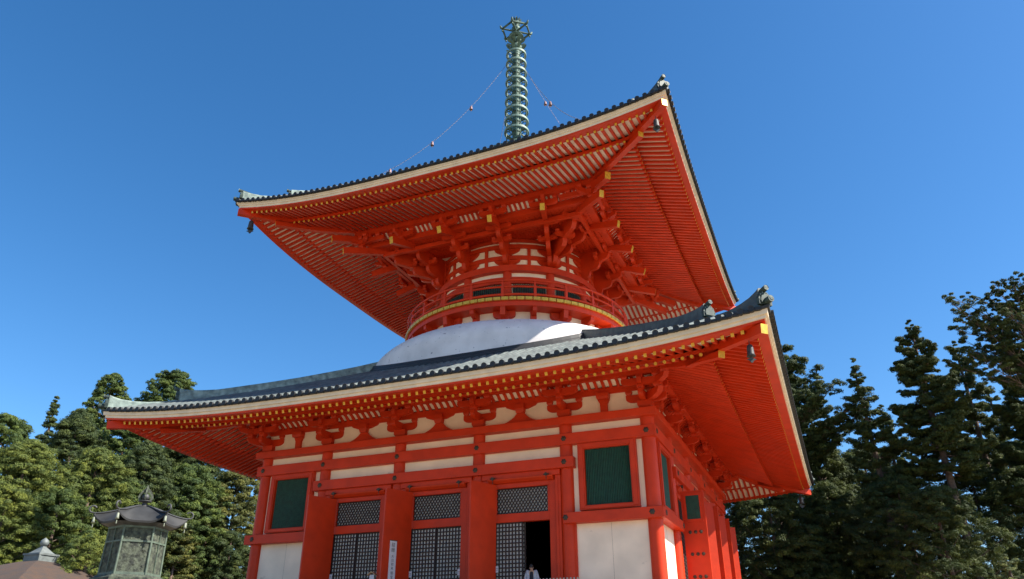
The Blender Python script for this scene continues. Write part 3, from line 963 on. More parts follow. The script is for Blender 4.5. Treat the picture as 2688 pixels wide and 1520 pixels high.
def ceiling():
    m = MB(); m.add([(-7, -7.0, 23.62), (7, -7.0, 23.62), (3.3, -3.3, 23.62), (-3.3, -3.3, 23.62)], [(0,1,2,3)], 1)
    for i in range(-26, 27):
        u = i*.26
        w0 = max(4.2, abs(u))
        if w0 < 6.9: m.box(u-.09, u+.09, -7.0, -w0, 23.54, 23.615)
    for j in range(11):
        w = 4.28+j*.26; m.box(-w, w, -w-.09, -w+.09, 23.535, 23.61)
    return m
o = part(ceiling(), "eave_ceiling_grid", [RED, WHITE]); sides(o)

# ---- bronze spire
F = None
m = MB()
m.box(-1.3, 1.3, -1.3, 1.3, 32.3, 33.6); m.box(-1.5, 1.5, -1.5, 1.5, 33.6, 33.8)
m.lathe([(1.1, 33.8), (1.15, 34.1), (.8, 34.5), (.45, 34.7), (.36, 35.0)], 24)
m.lathe([(.33, 34.6), (.28, 44.0)], 18)
F = part(m, "spire", PATINA)
def sring():
    m = MB()
    R = 1.0
    m.lathe([(R-.05, -.09), (R, -.09), (R+.01, -.02), (R+.01, .02), (R, .09), (R-.05, .09), (R-.22, .05), (R-.22, .02), (R-.05, -.09)], 36, 1, smooth=False)
    m.lathe([(.34, -.14), (.40, -.07), (.40, .07), (.34, .14)], 18)
    for k in range(6):
        t = 2*PI*(k+.5)/6+YAW
        er = Vector((math.cos(t), math.sin(t), 0))
        pts = [er*(.70+.22*math.cos(a))+Vector((0, 0, -.40+.20*math.sin(a))) for a in np.linspace(0, 2*PI, 15)[:-1]]
        m.tube(pts, .036, 6, closed=True)
        m.beam([er*.36, er*(R-.03)], .06, .08)
        m.beam([er*.93+Vector((0,0,-.05)), er*.95+Vector((0,0,-.92))], .05, .05, up=er)
    return m
r0 = None
for k in range(9):
    z = 43.27-.953*k; s = (.80+.017*k)
    if r0 is None: r0 = sring().build("spire_ring", [PATINA, mat("sunlit_toned_patina", (0.20, 0.29, 0.235), .6, .1, col2=(0.11, 0.17, 0.14), vscale=4)], F); q = r0  # ring bands paler than the mast: sunlight on them is put into the colour
    else: q = dup(r0, F)
    q.location = (0, 0, z); q.scale = (s, s, .95)
m = MB()
m.lathe([(.3, 43.4), (.34, 43.5), (.30, 43.62), (.42, 43.8), (.50, 44.0), (.42, 44.22), (.26, 44.36), (.24, 44.46), (.34, 44.6), (.44, 44.78), (.40, 44.95), (.24, 45.06), (.3, 45.1), (.62, 45.22), (.55, 45.35), (.25, 45.62), (.18, 45.8), (.28, 46.0), (.36, 46.15), (.22, 46.32), (.16, 46.42), (.3, 46.56), (.36, 46.72), (.16, 46.85), (.05, 46.95)], 20)
for k in range(8):
    t = 2*PI*k/8; e = Vector((math.cos(t), math.sin(t), 0)); q = Vector((-e.y, e.x, 0))
    for z, R, h in ((43.75, .44, .55), (44.45, .36, .55)):
        m.prism([(-.07, 0), (.07, 0), (.17, h*.5), (.1, h*.85), (0, h), (-.1, h*.85), (-.17, h*.5)], e*R+Vector((0,0,z)), q, (e*.75+Vector((0,0,.66))), e, -.02, .03)
m.build("spire_bud", PATINA, F)
m = MB(); zc = 45.85; V = []
for k in range(6):
    t = 2*PI*(k+.25)/6+YAW; V.append(Vector((math.cos(t)*1.14, math.sin(t)*1.14, zc)))
for k in range(6):
    m.beam([V[k], V[(k+1) % 6]], .12, .12)
    e = Vector((V[k].x, V[k].y, 0)).normalized()
    m.tube([Vector((0,0,zc))+e*.2, V[k]], [.09, .06], 8)
    m.tube([V[k], V[k]+e*.12+Vector((0,0,.05)), V[k]+e*.18+Vector((0,0,.25))], [.09, .10, .06], 8)
    m.tube([V[k]-Vector((0,0,.05)), V[k]-Vector((0,0,.28))], [.03, .07], 8)
m.build("spire_wheel", PATINA, F)
m = MB()
for k in range(12):
    t = 2*PI*k/12; e = Vector((math.cos(t), math.sin(t), 0)); q = Vector((-e.y, e.x, 0))
    m.prism([(-.04, 0), (.04, 0), (.09, .22), (0, .42), (-.09, .22)], e*.26+Vector((0,0,46.7)), q, (e*.5+Vector((0,0,.85))), e, -.02, .02)
m.tube([(0,0,46.6), (0,0,47.55)], [.05, .015], 8)
m.build("spire_crown", PATINA, F)

# ------------------------------------------------------------------ chains from the spire to the upper hips, with little bells
def chain_bell_mb(s=1.0):
    m = MB()
    m.lathe([(.0, .02*s), (.10*s, 0), (.13*s, -.12*s), (.15*s, -.34*s), (.18*s, -.40*s), (.15*s, -.40*s), (0, -.36*s)], 12)
    m.tube([(0,0,.12*s), (0,0,0)], .03*s, 6); m.tube([(0,0,-.36*s), (0,0,-.52*s)], .018*s, 6)
    m.lathe([(0,-.5*s), (.07*s, -.56*s), (0, -.62*s)], 8)
    return m
hz = lambda r: 25.07+.35*(13.05-r)+.0222*(13.05-r)**2
chains = [((-1, -1), 2.75, 10, "pale sagging chain from the spire down to the left corner of the upper roof", CHAIN, (.21, .42, .63, .86)),
          ((1, 1), 2.75, 11.9, "pinkish chain falling steeply from the spire to the far right corner", CHAINR, (.10, .26, .45)),
          ((1, -1), 3.5, 11.9, "thin dark chain sagging from the spire toward the near right corner", CHAIN, (.31, .6)),
          ((-1, 1), 2.0, 8, "thin chain hanging on the left behind the bronze spire", CHAIN, (.3, .5))]
for (sx, sy), sag, rB_, lab, mt, bells in chains:
    A = Vector((sx*.6, sy*.6, 42.0)); B_ = Vector((sx*rB_, sy*rB_, hz(rB_)+.35))
    C = empty("spire_chain", A, lab, "chain", "chains between spire and upper roof corners")
    f = lambda t: A.lerp(B_, t)-Vector((0, 0, sag*4*t*(1-t)))-A
    m = MB(); n = 160
    for i in range(n):
        a, b_ = f(i/n), f((i+1)/n)
        d_ = (b_-a); q = d_.cross(Vector((0,0,1))).normalized() if i % 2 else d_.cross(Vector((sx,-sy,0))).normalized()
        q = q*.018
        m.tube([a-q*.2, a+q, b_-q*.0+q, b_+q*.2], .0075, 4)
        m.tube([a+q*.2, a-q, b_-q, b_-q*.2], .0075, 4)
    m.build("links", mt, C, normals=False)
    for t in bells:
        bb = chain_bell_mb(.72).build("chain_bell", CBELL, C); bb.location = f(t)

# ------------------------------------------------------------------ wind bells at the eave corners
def wind_bell(loc, label, s=1.0):
    t = empty("wind_bell", loc, label, "bell", "wind bells under the eave corners")
    m = MB(); m.tube([(0,0,0), (0,0,-.2*s)], .02*s, 6)
    m.lathe([(0, -.16*s), (.06*s, -.18*s), (.12*s, -.24*s), (.14*s, -.4*s), (.15*s, -.62*s), (.19*s, -.72*s), (.15*s, -.72*s), (0, -.6*s)], 16)
    m.build("bell_body", BRONZED, t)
    m = MB(); m.tube([(0,0,-.6*s), (0,0,-.86*s)], .02*s, 6)
    m.prism([(-.2*s, -.86*s), (-.08*s, -.80*s), (.08*s, -.80*s), (.2*s, -.86*s), (.1*s, -.90*s), (.03*s, -1.0*s), (-.03*s, -1.0*s), (-.1*s, -.90*s)], (0,0,0), rgt, (0,0,1), Vector((-rgt.y, rgt.x, 0)), -.02, .02)
    m.build("clapper", BRONZED, t); return t
wind_bell((15.1, -15.1, 10.72), "dark wind bell under the near right corner of the lower roof", .85)
wind_bell((12.2, -12.2, 24.08), "dark wind bell under the near right corner of the upper roof", .95)
wind_bell((-12.2, -12.2, 24.08), "dark wind bell under the left corner of the upper roof against the sky", 1.05)
wind_bell((15.1, 15.1, 10.72), "faint wind bell under the far right corner of the lower roof before the trees")

# ------------------------------------------------------------------ small things about the doors
def text_mesh(ch, size):
    cu_ = bpy.data.curves.new("t", 'FONT'); cu_.body = ch; cu_.size = size; cu_.align_x = 'CENTER'; cu_.align_y = 'CENTER'
    ob = bpy.data.objects.new("t", cu_); sc.collection.objects.link(ob)
    dg = bpy.context.evaluated_depsgraph_get()
    me = bpy.data.meshes.new_from_object(ob.evaluated_get(dg))
    bpy.data.objects.remove(ob); bpy.data.curves.remove(cu_)
    return me
# banner fixed to the middle bay's leaf, in the leaf's frame
ang = -1.95
hinge = Vector((-1.20, -10.35, 0))
ld = Vector((math.cos(ang), math.sin(ang), 0)); ln = Vector((-ld.y, ld.x, 0))       # ln: the face turned to the right
BN = empty("hanging_banner", hinge+ld*.98+ln*.056+Vector((0, 0, -.10)), "narrow white upright banner with black brush writing on a red door leaf", "banner", rz=math.atan2(-ld.y, -ld.x))
m = MB(); m.box(-.19, .19, -.012, 0, 3.0, 5.24); m.build("cloth", CLOTHSIGN, BN)
m = MB(); m.tube([(-.21, -.012, 5.25), (.21, -.012, 5.25)], .018, 8); m.build("rod", OLDWOOD, BN)
z = 5.08; letters = MB()
for ch, sz, gap in (("結", .20, .21), ("縁", .20, .27), ("大", .14, .165), ("日", .14, .165), ("如", .14, .165), ("来", .14, .20), ("御", .15, .17), ("宝", .15, .17), ("前", .15, .21), ("に", .15, .17), ("て", .15, .17)):
    try:
        me = text_mesh(ch, sz)
        letters.add([(v.co.x, -.016, z+v.co.y-.03) for v in me.vertices], [tuple(p.vertices) for p in me.polygons])
    except Exception as e:
        print("text", e)
    z -= gap
letters.build("brush_writing", INK, BN)
for (x, y, zz), lab in (((-5.44, -10.2, 3.84), "small pale paper notice on the left latticed door"), ((-1.17, -10.2, 3.81), "small pale paper notice at the left edge of the middle latticed door"), ((1.26, -10.2, 3.81), "small pale paper notice at the right edge of the middle latticed door"), ((3.07, -10.2, 3.85), "small pale paper notice on the right latticed door beside the open gap")):
    m = MB(); m.box(x-.075, x+.075, y-.008, y, zz-.13, zz+.13); m.box(x-.05, x+.05, y-.010, y-.008, zz+.02, zz+.035, 1); m.box(x-.05, x+.05, y-.010, y-.008, zz-.04, zz-.025, 1)
    tag(m.build("paper_notice", [CLOTHSIGN, LATT]), lab, "notice", "paper notices on the latticed doors")
NB = empty("notice_board", (-2.55, -11.2, 2.14), "little white notice board under a tiny wooden gable", "sign")
m = MB(); m.box(-.12, .12, -.015, .015, 1.0, 1.62); m.build("board", CLOTHSIGN, NB)
m = MB(); m.box(-.03, .03, .015, .06, 0, 1.62); m.build("post", NEWWOOD, NB)
m = MB(); m.prism([(-.2, 1.60), (0, 1.72), (.2, 1.60), (.2, 1.63), (0, 1.76), (-.2, 1.63)], (0,0,0), (1,0,0), (0,0,1), (0,1,0), -.1, .1); m.build("gable_roof", NEWWOOD, NB)
BR = empty("picket_barrier", (6.3, -11.6, 1.86), "low barrier of grey pickets by the open doorway", "barrier")
m = MB(); m.box(-.9, .9, -.02, .02, .9, .97); m.box(-.9, .9, -.02, .02, .25, .32); m.build("rail", OLDWOOD, BR)
p0 = None
for i in range(13):
    x = -.86+i*.143
    if p0 is None:
        m = MB(); m.box(-.03, .03, -.035, -.021, 0, 1.34); m.lathe([(.03, 1.34), (.045, 1.37), (.03, 1.41), (0, 1.42)], 8, c=(0, -.028, 0)); p0 = m.build("picket", STONE, BR); p0.location = (x, 0, 0)
    else: dup(p0, BR, (x, 0, 0))

# ------------------------------------------------------------------ the person in the open doorway
def person(loc, rz):
    t = empty("person", loc, "person in pale grey jacket over dark shirt, head bowed, standing in the open doorway", "person", rz=rz)
    def skin(name, verts, edges, radii, m_, root=0, sub=2):
        me = bpy.data.meshes.new(name); me.from_pydata(verts, edges, []); me.materials.append(m_)
        o = bpy.data.objects.new(name, me); sc.collection.objects.link(o); o.parent = t
        md = o.modifiers.new("skin", 'SKIN'); md.use_smooth_shade = True
        if not me.skin_vertices: return o
        for i, r in enumerate(radii):
            me.skin_vertices[0].data[i].radius = r if isinstance(r, tuple) else (r, r)
        me.skin_vertices[0].data[root].use_root = True
        s_ = o.modifiers.new("sub", 'SUBSURF'); s_.levels = sub; s_.render_levels = sub
        return o
    skinm = mat("skin", (0.50, 0.30, 0.21), .55, var=.08)
    V = [(0,0,.92), (0,-.01,1.12), (0,-.02,1.34), (0,-.05,1.43), (0,-.08,1.475), (0,-.11,1.535), (0,-.125,1.60)]
    E = [(0,1), (1,2), (2,3), (3,4), (4,5), (5,6)]
    Rr = [(.14,.11), (.14,.10), (.17,.11), (.08,.07), .055, (.070,.085), (.068,.082)]
    for s in (-1, 1):
        b_ = len(V)
        V += [(s*.19,-.02,1.39), (s*.25,-.02,1.12), (s*.20,-.18,.93), (s*.17,-.24,.88)]
        Rr += [.06, .05, .04, (.04,.02)]
        E += [(2, b_), (b_, b_+1), (b_+1, b_+2), (b_+2, b_+3)]
        for k, (dx, ln_) in enumerate(((-.03,.075), (-.01,.085), (.01,.08), (.03,.065))):
            j = len(V); V += [(s*(.17+dx*.6), -.29, .85), (s*(.165+dx*.6), -.30, .85-ln_)]; Rr += [.009, .008]; E += [(b_+3, j), (j, j+1)]
        j = len(V); V += [(s*.13, -.26, .87), (s*.115, -.29, .83)]; Rr += [.011, .009]; E += [(b_+3, j), (j, j+1)]
        b_ = len(V)
        V += [(s*.10,0,.84), (s*.11,-.01,.48), (s*.11,.02,.09), (s*.12,-.14,.04)]
        Rr += [.095, .06, .042, (.045,.03)]
        E += [(0, b_), (b_, b_+1), (b_+1, b_+2), (b_+2, b_+3)]
    skin("body", V, E, Rr, skinm)
    jk = mat("grey_jacket_cloth", (0.48, 0.48, 0.52), .85, col2=(.34,.34,.38), vscale=9)
    for s in (-1, 1):
        V = [(s*.10,0,.86), (s*.11,-.015,1.10), (s*.12,-.02,1.34), (s*.20,-.02,1.41), (s*.27,-.02,1.12), (s*.215,-.17,.95), (s*.06,.0,1.45)]
        skin("jacket_half", V, [(0,1), (1,2), (2,3), (3,4), (4,5), (2,6)], [(.11,.15), (.105,.14), (.10,.125), .082, .07, .058, (.06,.08)], jk, 2)
    skin("shirt", [(0,-.04,.9), (0,-.06,1.15), (0,-.065,1.36), (0,-.06,1.42)], [(0,1), (1,2), (2,3)], [(.1,.1), (.1,.1), (.09,.085), (.06,.05)], mat("dark_shirt_cloth", (.02,.02,.03), .9), 1)
    V = [(0,0,.92)]; E = []; Rr = [(.16,.13)]
    for s in (-1, 1):
        b_ = len(V); V += [(s*.10,0,.82), (s*.11,-.01,.48), (s*.11,.02,.10)]; Rr += [.11, .085, .07]; E += [(0, b_), (b_, b_+1), (b_+1, b_+2)]
    skin("trousers", V, E, Rr, mat("dark_trouser_cloth", (.03,.03,.04), .9))
    m = MB(); m.lathe([(.088*math.cos(a), .10*math.sin(a)) for a in np.linspace(-.35, PI/2, 10)], 20)
    def cap(v):
        y, z = v.y*1.12, v.z
        return Vector((v.x, y*math.cos(.45)-z*math.sin(.45)-.115, y*math.sin(.45)+z*math.cos(.45)+1.615+.012*math.sin(9*v.x*11)))
    m.xf(cap); m.build("hair", mat("black_hair", (.012,.010,.010), .5), t)
    m = MB()
    for s in (-1, 1):
        m.lathe([(0,-.012), (.012,0), (0,.012)], 8, c=(s*.032, -.195, 1.545))
        m.lathe([(0,-.03), (.015,0), (0,.03)], 8, c=(s*.080, -.11, 1.55))
    m.prism([(-.014, 0), (.014, 0), (0, .05)], (0, -.200, 1.50), (1,0,0), (0,0,1), (0,1,0), -.02, .03)
    m.box(-.025, .025, -.186, -.17, 1.470, 1.478)
    m.build("face", skinm, t)
    return t
person((4.74, -10.35, 2.27), YAW*.6)

# ------------------------------------------------------------------ hexagonal bronze lantern
def lantern():
    loc = Vector((4.76, -30.84, -1.25))
    t = empty("bronze_lantern", loc, "tall hexagonal weathered bronze lantern with curled roof tips and a flaming jewel", "lantern", rz=YAW+.45)
    zz = lambda z: z+1.25
    def hexa(prof, m_, name, a0=0.0, smooth=False):
        m = MB(); m.lathe([(r, zz(z)) for r, z in prof], 6, smooth=smooth, a0=a0); return m.build(name, m_, t)
    hexa([(1.1,-1.25), (1.1,-.95), (.9,-.95), (.9,-.6), (.62,-.55), (.5,-.3)], STONE, "stone_base")
    hexa([(.5,-.3), (.34,0), (.28,.5), (.30,1.0), (.44,1.25), (.62,1.38), (.64,1.48), (.56,1.5)], BRONZE, "pedestal")
    hexa([(.55,1.5), (.55,1.60), (.64,1.62), (.64,1.68), (.58,1.70), (.56,1.73)], BRONZE, "gallery")
    fb = hexa([(.50,1.73), (.48,2.60), (.0,2.60)], BRONZE, "fire_box")
    # frame bars, relief panels and double doors on the six faces
    m = MB(); V6 = [Vector((math.cos(k*PI/3), math.sin(k*PI/3), 0)) for k in range(6)]
    for k in range(6):
        m.tube([V6[k]*.507+Vector((0,0,zz(1.73))), V6[k]*.487+Vector((0,0,zz(2.60)))], .022, 6)
        a, b_ = V6[k]*.505, V6[(k+1) % 6]*.505
        for z, h in ((1.75,.05), (2.30,.03), (2.56,.06)):
            m.beam([a+Vector((0,0,zz(z))), b_+Vector((0,0,zz(z)))], .02, h)
        c = (a+b_)/2
        if k % 2: m.beam([c*1.01+Vector((0,0,zz(1.75))), c*1.01+Vector((0,0,zz(2.55)))], .015, .02, up=c.normalized())
    m.build("fire_box_frame", mat("pale_patina_bar", (.085,.115,.085), .65, .05, var=.25, vscale=12), fb)
    for k in range(6):
        m = MB(); a, b_ = V6[k], V6[(k+1) % 6]; nrm = (a+b_).normalized(); tg = (b_-a).normalized()
        rr = np.random.default_rng(k); hg = rr.uniform(0, 1, (25, 37))**3*.022
        hg[[0, -1], :] = 0; hg[:, [0, -1]] = 0
        m.grid(lambda q, w_: tuple(nrm*(.4245+hg[int(round(q*24)), int(round(w_*36))])+tg*(-.22+.44*q)+Vector((0,0,zz(1.79+.74*w_)))), 24, 36)
        m.build("relief_panel", BRONZE, fb)
    # roof
    def roof(a, c):
        k = int(min(a*6, 5.999)); f = a*6-k
        tcol = abs(f-.5)*2
        r = .10+(.70-.10)*c
        corner = r*(1+.16*c**3*tcol**4)
        p = V6[k]*(1-f)+V6[(k+1) % 6]*f
        z = 2.965-.33*c**1.25+.03*math.sin(PI*c)+.15*tcol**5*c**3
        return (p.x*corner, p.y*corner, zz(z))
    m = MB(); m.grid(roof, 72, 12); 
    m.grid(lambda a, c: (lambda q: (q[0]*.985, q[1]*.985, q[2]-.035))(roof(a, .55+.45*c)), 72, 4)
    vs = [roof(i/72, 1) for i in range(72)]; vs2 = [(x*.985, y*.985, z_-.035) for x, y, z_ in vs]
    m.add(vs+vs2, [(i, (i+1) % 72, 72+(i+1) % 72, 72+i) for i in range(72)])
    rf = m.build("lantern_roof", mat("lead_grey_bronze", (.024,.025,.026), .7, .05, var=.25, vscale=6), t)
    for k in range(6):
        m = MB(); e = V6[k]; 
        m.tube([Vector(roof(k/6, c))+Vector((0,0,.012)) for c in np.linspace(0,1,10)], .016, 6)
        tip = Vector(roof(k/6, 1))
        m.tube([tip+e*(.02+.06*math.sin(a))+Vector((0,0,.06-.06*math.cos(a)+.02)) for a in np.linspace(-.3, 4.2, 12)], .017, 6)
        m.build("roof_curl", BRONZED, rf)
        m = MB(); q = tip-e*.03
        m.tube([q, q-Vector((0,0,.05))], .008, 6)
        m.lathe([(.0,0), (.022,-.01), (.026,-.08), (.033,-.11), (0,-.10)], 10, c=q-Vector((0,0,.05)))
        m.tube([q-Vector((0,0,.18)), q-Vector((0,0,.24))], .010, 5)
        m.build("roof_bell", mat("pale_bell", (.19,.21,.16), .6, .1) if k == 0 else bpy.data.materials["pale_bell"], rf)
    m = MB(); m.lathe([(.66,zz(2.62)), (.50,zz(2.56)), (.3,zz(2.70))], 6, smooth=False); m.build("soffit", BRONZED, rf)
    # finial: lotus stem, jewel, flames
    m = MB(); m.lathe([(.10,zz(2.95)), (.06,zz(2.99)), (.035,zz(3.03)), (.05,zz(3.045)), (.115,zz(3.06)), (.12,zz(3.075)), (.06,zz(3.085))], 12)
    fn = m.build("finial", BRONZED, t)
    m = MB(); m.lathe([(.068*math.sin(a), zz(3.145)-.068*math.cos(a)) for a in np.linspace(0, PI, 12)], 16); m.build("jewel", BRONZED, fn)
    m = MB()
    for k in range(4):
        e = Vector((math.cos(PI/2*k-YAW+.3), math.sin(PI/2*k-YAW+.3), 0)); q = Vector((-e.y, e.x, 0))
        poly = [(.06,3.07), (.115,3.09), (.135,3.14), (.12,3.20), (.095,3.235), (.075,3.27), (.03,3.31), (0,3.37), (0,3.24), (.05,3.225), (.085,3.17), (.08,3.12)]
        m.prism([(x, zz(z_)) for x, z_ in poly], (0,0,0), e, (0,0,1), q, -.012, .012)
    m.build("flame", BRONZE, fn)
lantern()

# ------------------------------------------------------------------ pavilion with a bark roof, lower left
def pavilion():
    t = empty("pavilion", (-12.95, -19.45, -1.08), "low hall with a brown cypress-bark pyramid roof and grey box finial", "pavilion", rz=YAW+.54+PI/4-.12)
    m = MB()
    for s in (-1, 1): m.box(s*3.4-.1, s*3.4+.1, -3.4, 3.4, 0, 2.9); m.box(-3.3, 3.3, s*3.4-.1, s*3.4+.1, 0, 2.9)
    m.build("wall", OLDWOOD, t)
    m = MB()
    def rf(a, c):
        k = int(min(a*4, 3.999)); f = a*4-k
        A_, B2 = [Vector((x, y, 0)) for x, y in ((-1,-1), (1,-1), (1,1), (-1,1))][k], [Vector((x, y, 0)) for x, y in ((1,-1), (1,1), (-1,1), (-1,-1))][k]
        p = A_.lerp(B2, f); r = .35+4.9*c; tc = abs(f-.5)*2
        z = 5.02-2.35*(c**1.05)-.25*math.sin(PI*min(1, c))*(-.6)+.35*tc**4*c**3
        return (p.x*r, p.y*r, z)
    m.grid(rf, 80, 16)
    m.grid(lambda a, c: (lambda q: (q[0]*.98, q[1]*.98, q[2]-.35))(rf(a, .5+.5*c)), 80, 4)
    vs = [rf(i/80, 1) for i in range(80)]; vs2 = [(x*.98, y*.98, z_-.35) for x, y, z_ in vs]
    m.add(vs+vs2, [(i, (i+1) % 80, 80+(i+1) % 80, 80+i) for i in range(80)])
    r = m.build("bark_roof", BARKROOF, t)
    m = MB(); m.box(-.42, .42, -.42, .42, 4.95, 5.27); m.box(-.46, .46, -.46, .46, 5.22, 5.29)
    for s in (-1, 1):
        m.box(s*.40-.04, s*.40+.04, -.45, -.421, 4.97, 5.22); m.box(.421, .45, s*.40-.04, s*.40+.04, 4.97, 5.22)
    m.box(-.45, .45, -.452, -.421, 4.95, 5.0); m.box(.421, .452, -.45, .45, 4.95, 5.0)
    fb = m.build("finial_box", LEAD, r)
    m = MB(); m.lathe([(.50,5.29), (.36,5.38), (.20,5.50), (.12,5.56), (.10,5.60), (.16,5.62)], 4, smooth=False, a0=PI/4)
    m.lathe([(.05,5.58), (.13,5.63), (.17,5.72), (.15,5.80), (.08,5.87), (0,5.93)], 16)
    m.build("finial_jewel", LEAD, r)
pavilion()

# ------------------------------------------------------------------ trees
def px_ray(px, py, dist):
    return CAM+(fwd+r2*((px-1344)/1959.43)-u2*((py-760)/1959.43))*dist
NPR = np.random.default_rng(11)
def clump_template(n, flat, rng):
    """leaf quads over a lumpy, flattened dome: centres, two tangents"""
    ph = rng.uniform(0, 2*PI, n); ct = rng.uniform(-.30, 1, n); st = np.sqrt(1-ct**2)
    d = np.stack([st*np.cos(ph), st*np.sin(ph), ct], 1)
    r = rng.uniform(.45, 1.0, n)**.45*(1+.25*np.sin(3*ph+rng.uniform(0, 6))*st+.12*np.sin(7*ph+rng.uniform(0, 6))*st)
    c = d*r[:, None]*np.array([1, 1, flat])
    out = d+rng.normal(0, .42, (n, 3)); out[:, 2] += .2
    out /= np.linalg.norm(out, axis=1)[:, None]
    tx = np.cross(out, rng.normal(0, 1, (n, 3))); tx /= np.linalg.norm(tx, axis=1)[:, None]
    ty = np.cross(out, tx)
    return c, tx, ty
TEMPL = {}
def crown_mesh(name, m_, centers, sizes, flat, nleaf, leaf, rng, parent):
    key = (round(flat, 2), nleaf)
    if key not in TEMPL: TEMPL[key] = [clump_template(nleaf, flat, NPR) for _ in range(6)]
    Q, TI = [], []
    for c, sz in zip(centers, sizes):
        t = TEMPL[key][rng.integers(6)]
        a = rng.uniform(0, 2*PI); b_ = rng.normal(0, .25)
        Rz = np.array([[math.cos(a), -math.sin(a), 0], [math.sin(a), math.cos(a), 0], [0, 0, 1]])
        Rx = np.array([[1, 0, 0], [0, math.cos(b_), -math.sin(b_)], [0, math.sin(b_), math.cos(b_)]])
        R = Rz @ Rx
        p = (t[0]*sz*np.array([rng.uniform(.8, 1.25), 1, 1])) @ R.T+c; tx = t[1] @ R.T; ty = t[2] @ R.T
        l = leaf*rng.uniform(.6, 1.4, len(p))[:, None]
        Q.append(np.stack([p-tx*l*.6, p-ty*l*.15, p+tx*l*.6, p+ty*l*.15], 1))
        TI.append(np.clip(rng.uniform(.15, .85)+rng.normal(0, .14, len(p)), 0, 1))
    Q = np.concatenate(Q); TI = np.concatenate(TI); n = len(Q)
    me = bpy.data.meshes.new(name)
    me.vertices.add(4*n); me.vertices.foreach_set("co", Q.reshape(-1).astype(np.float32))
    me.loops.add(4*n); me.loops.foreach_set("vertex_index", np.arange(4*n, dtype=np.int32))
    me.polygons.add(n); me.polygons.foreach_set("loop_start", np.arange(0, 4*n, 4, dtype=np.int32)); me.polygons.foreach_set("loop_total", np.full(n, 4, np.int32))
    me.update(); me.materials.append(m_)
    at = me.attributes.new("tint", 'FLOAT', 'FACE'); at.data.foreach_set("value", TI.astype(np.float32))
    o = bpy.data.objects.new(name, me); sc.collection.objects.link(o); o.parent = parent
    return o
PROF = {'spire': lambda h: 1-h+.01, 'cedar': lambda h: max(0, 1-(1-min(1, (1-h)/.42))**1.7)**.75*.95+.03, 'cone': lambda h: (1-h)**.80+.03, 'dome': lambda h: max(0, 1-((h-.50)/.50)**2)**.5 if h > .5 else .75+.25*h/.5,
        'ball': lambda h: max(0, 1-((h-.72)/.28)**2)**.5 if h > .5 else .55, 'column': lambda h: (1-h)**.5,
        'fan': lambda h: max(0, 1-((h-.74)/.26)**2)**.5 if h > .55 else .25, 'pine': lambda h: .25+.75*(1-h)**.55}
def bough_crown(rng, axis, prof, H, Rm, kind, low, dens, cl, r0_, nb, C, S, tr):
    """open crown: single boughs, each carrying a flat fan of needle clumps"""
    for i in range(nb):
        h = low+(.985-low)*((i+rng.uniform(0, 1))/nb)
        a = i*2.39996+rng.uniform(-.7, .7)
        L = Rm*prof(min(h, .99))*rng.uniform(.6, 1.1)
        if L < .3: L = .3
        up = rng.uniform(.5, 1.1) if kind == 'fan' else rng.uniform(-.12, .30)+.25*max(0, h-.8)/.2
        d = np.array([math.cos(a), math.sin(a), 0]); e = np.array([-d[1], d[0], 0])
        p0_ = axis(max(.03, h-.02))
        f = lambda t: p0_+d*L*t+np.array([0, 0, L*(up*t-(.16*math.sin(PI*t) if kind != 'fan' else 0))])
        rb = max(.02, .30*r0_*(1-h)+.02)
        ts = np.linspace(0, 1, 5)
        tr.tube([f(t) for t in ts], [rb*(1-.8*t)+.008 for t in ts], 5, caps=False)
        k = max(3, int(dens*1.9*(L/cl)**1.25))
        for j in range(k):
            t = rng.uniform(.28, 1.05)
            s_ = rng.normal(0, .20)*L*min(1, 1.35-t)
            c = f(t)+e*s_+np.array([0, 0, rng.normal(.05, .22)*cl])
            C.append(c); S.append(cl*rng.uniform(.5, 1.15)*(.8 if h > .9 else 1))
            if j % 3 == 0: tr.tube([f(max(0, t-.18)), c], [.022, .01], 4, caps=False)

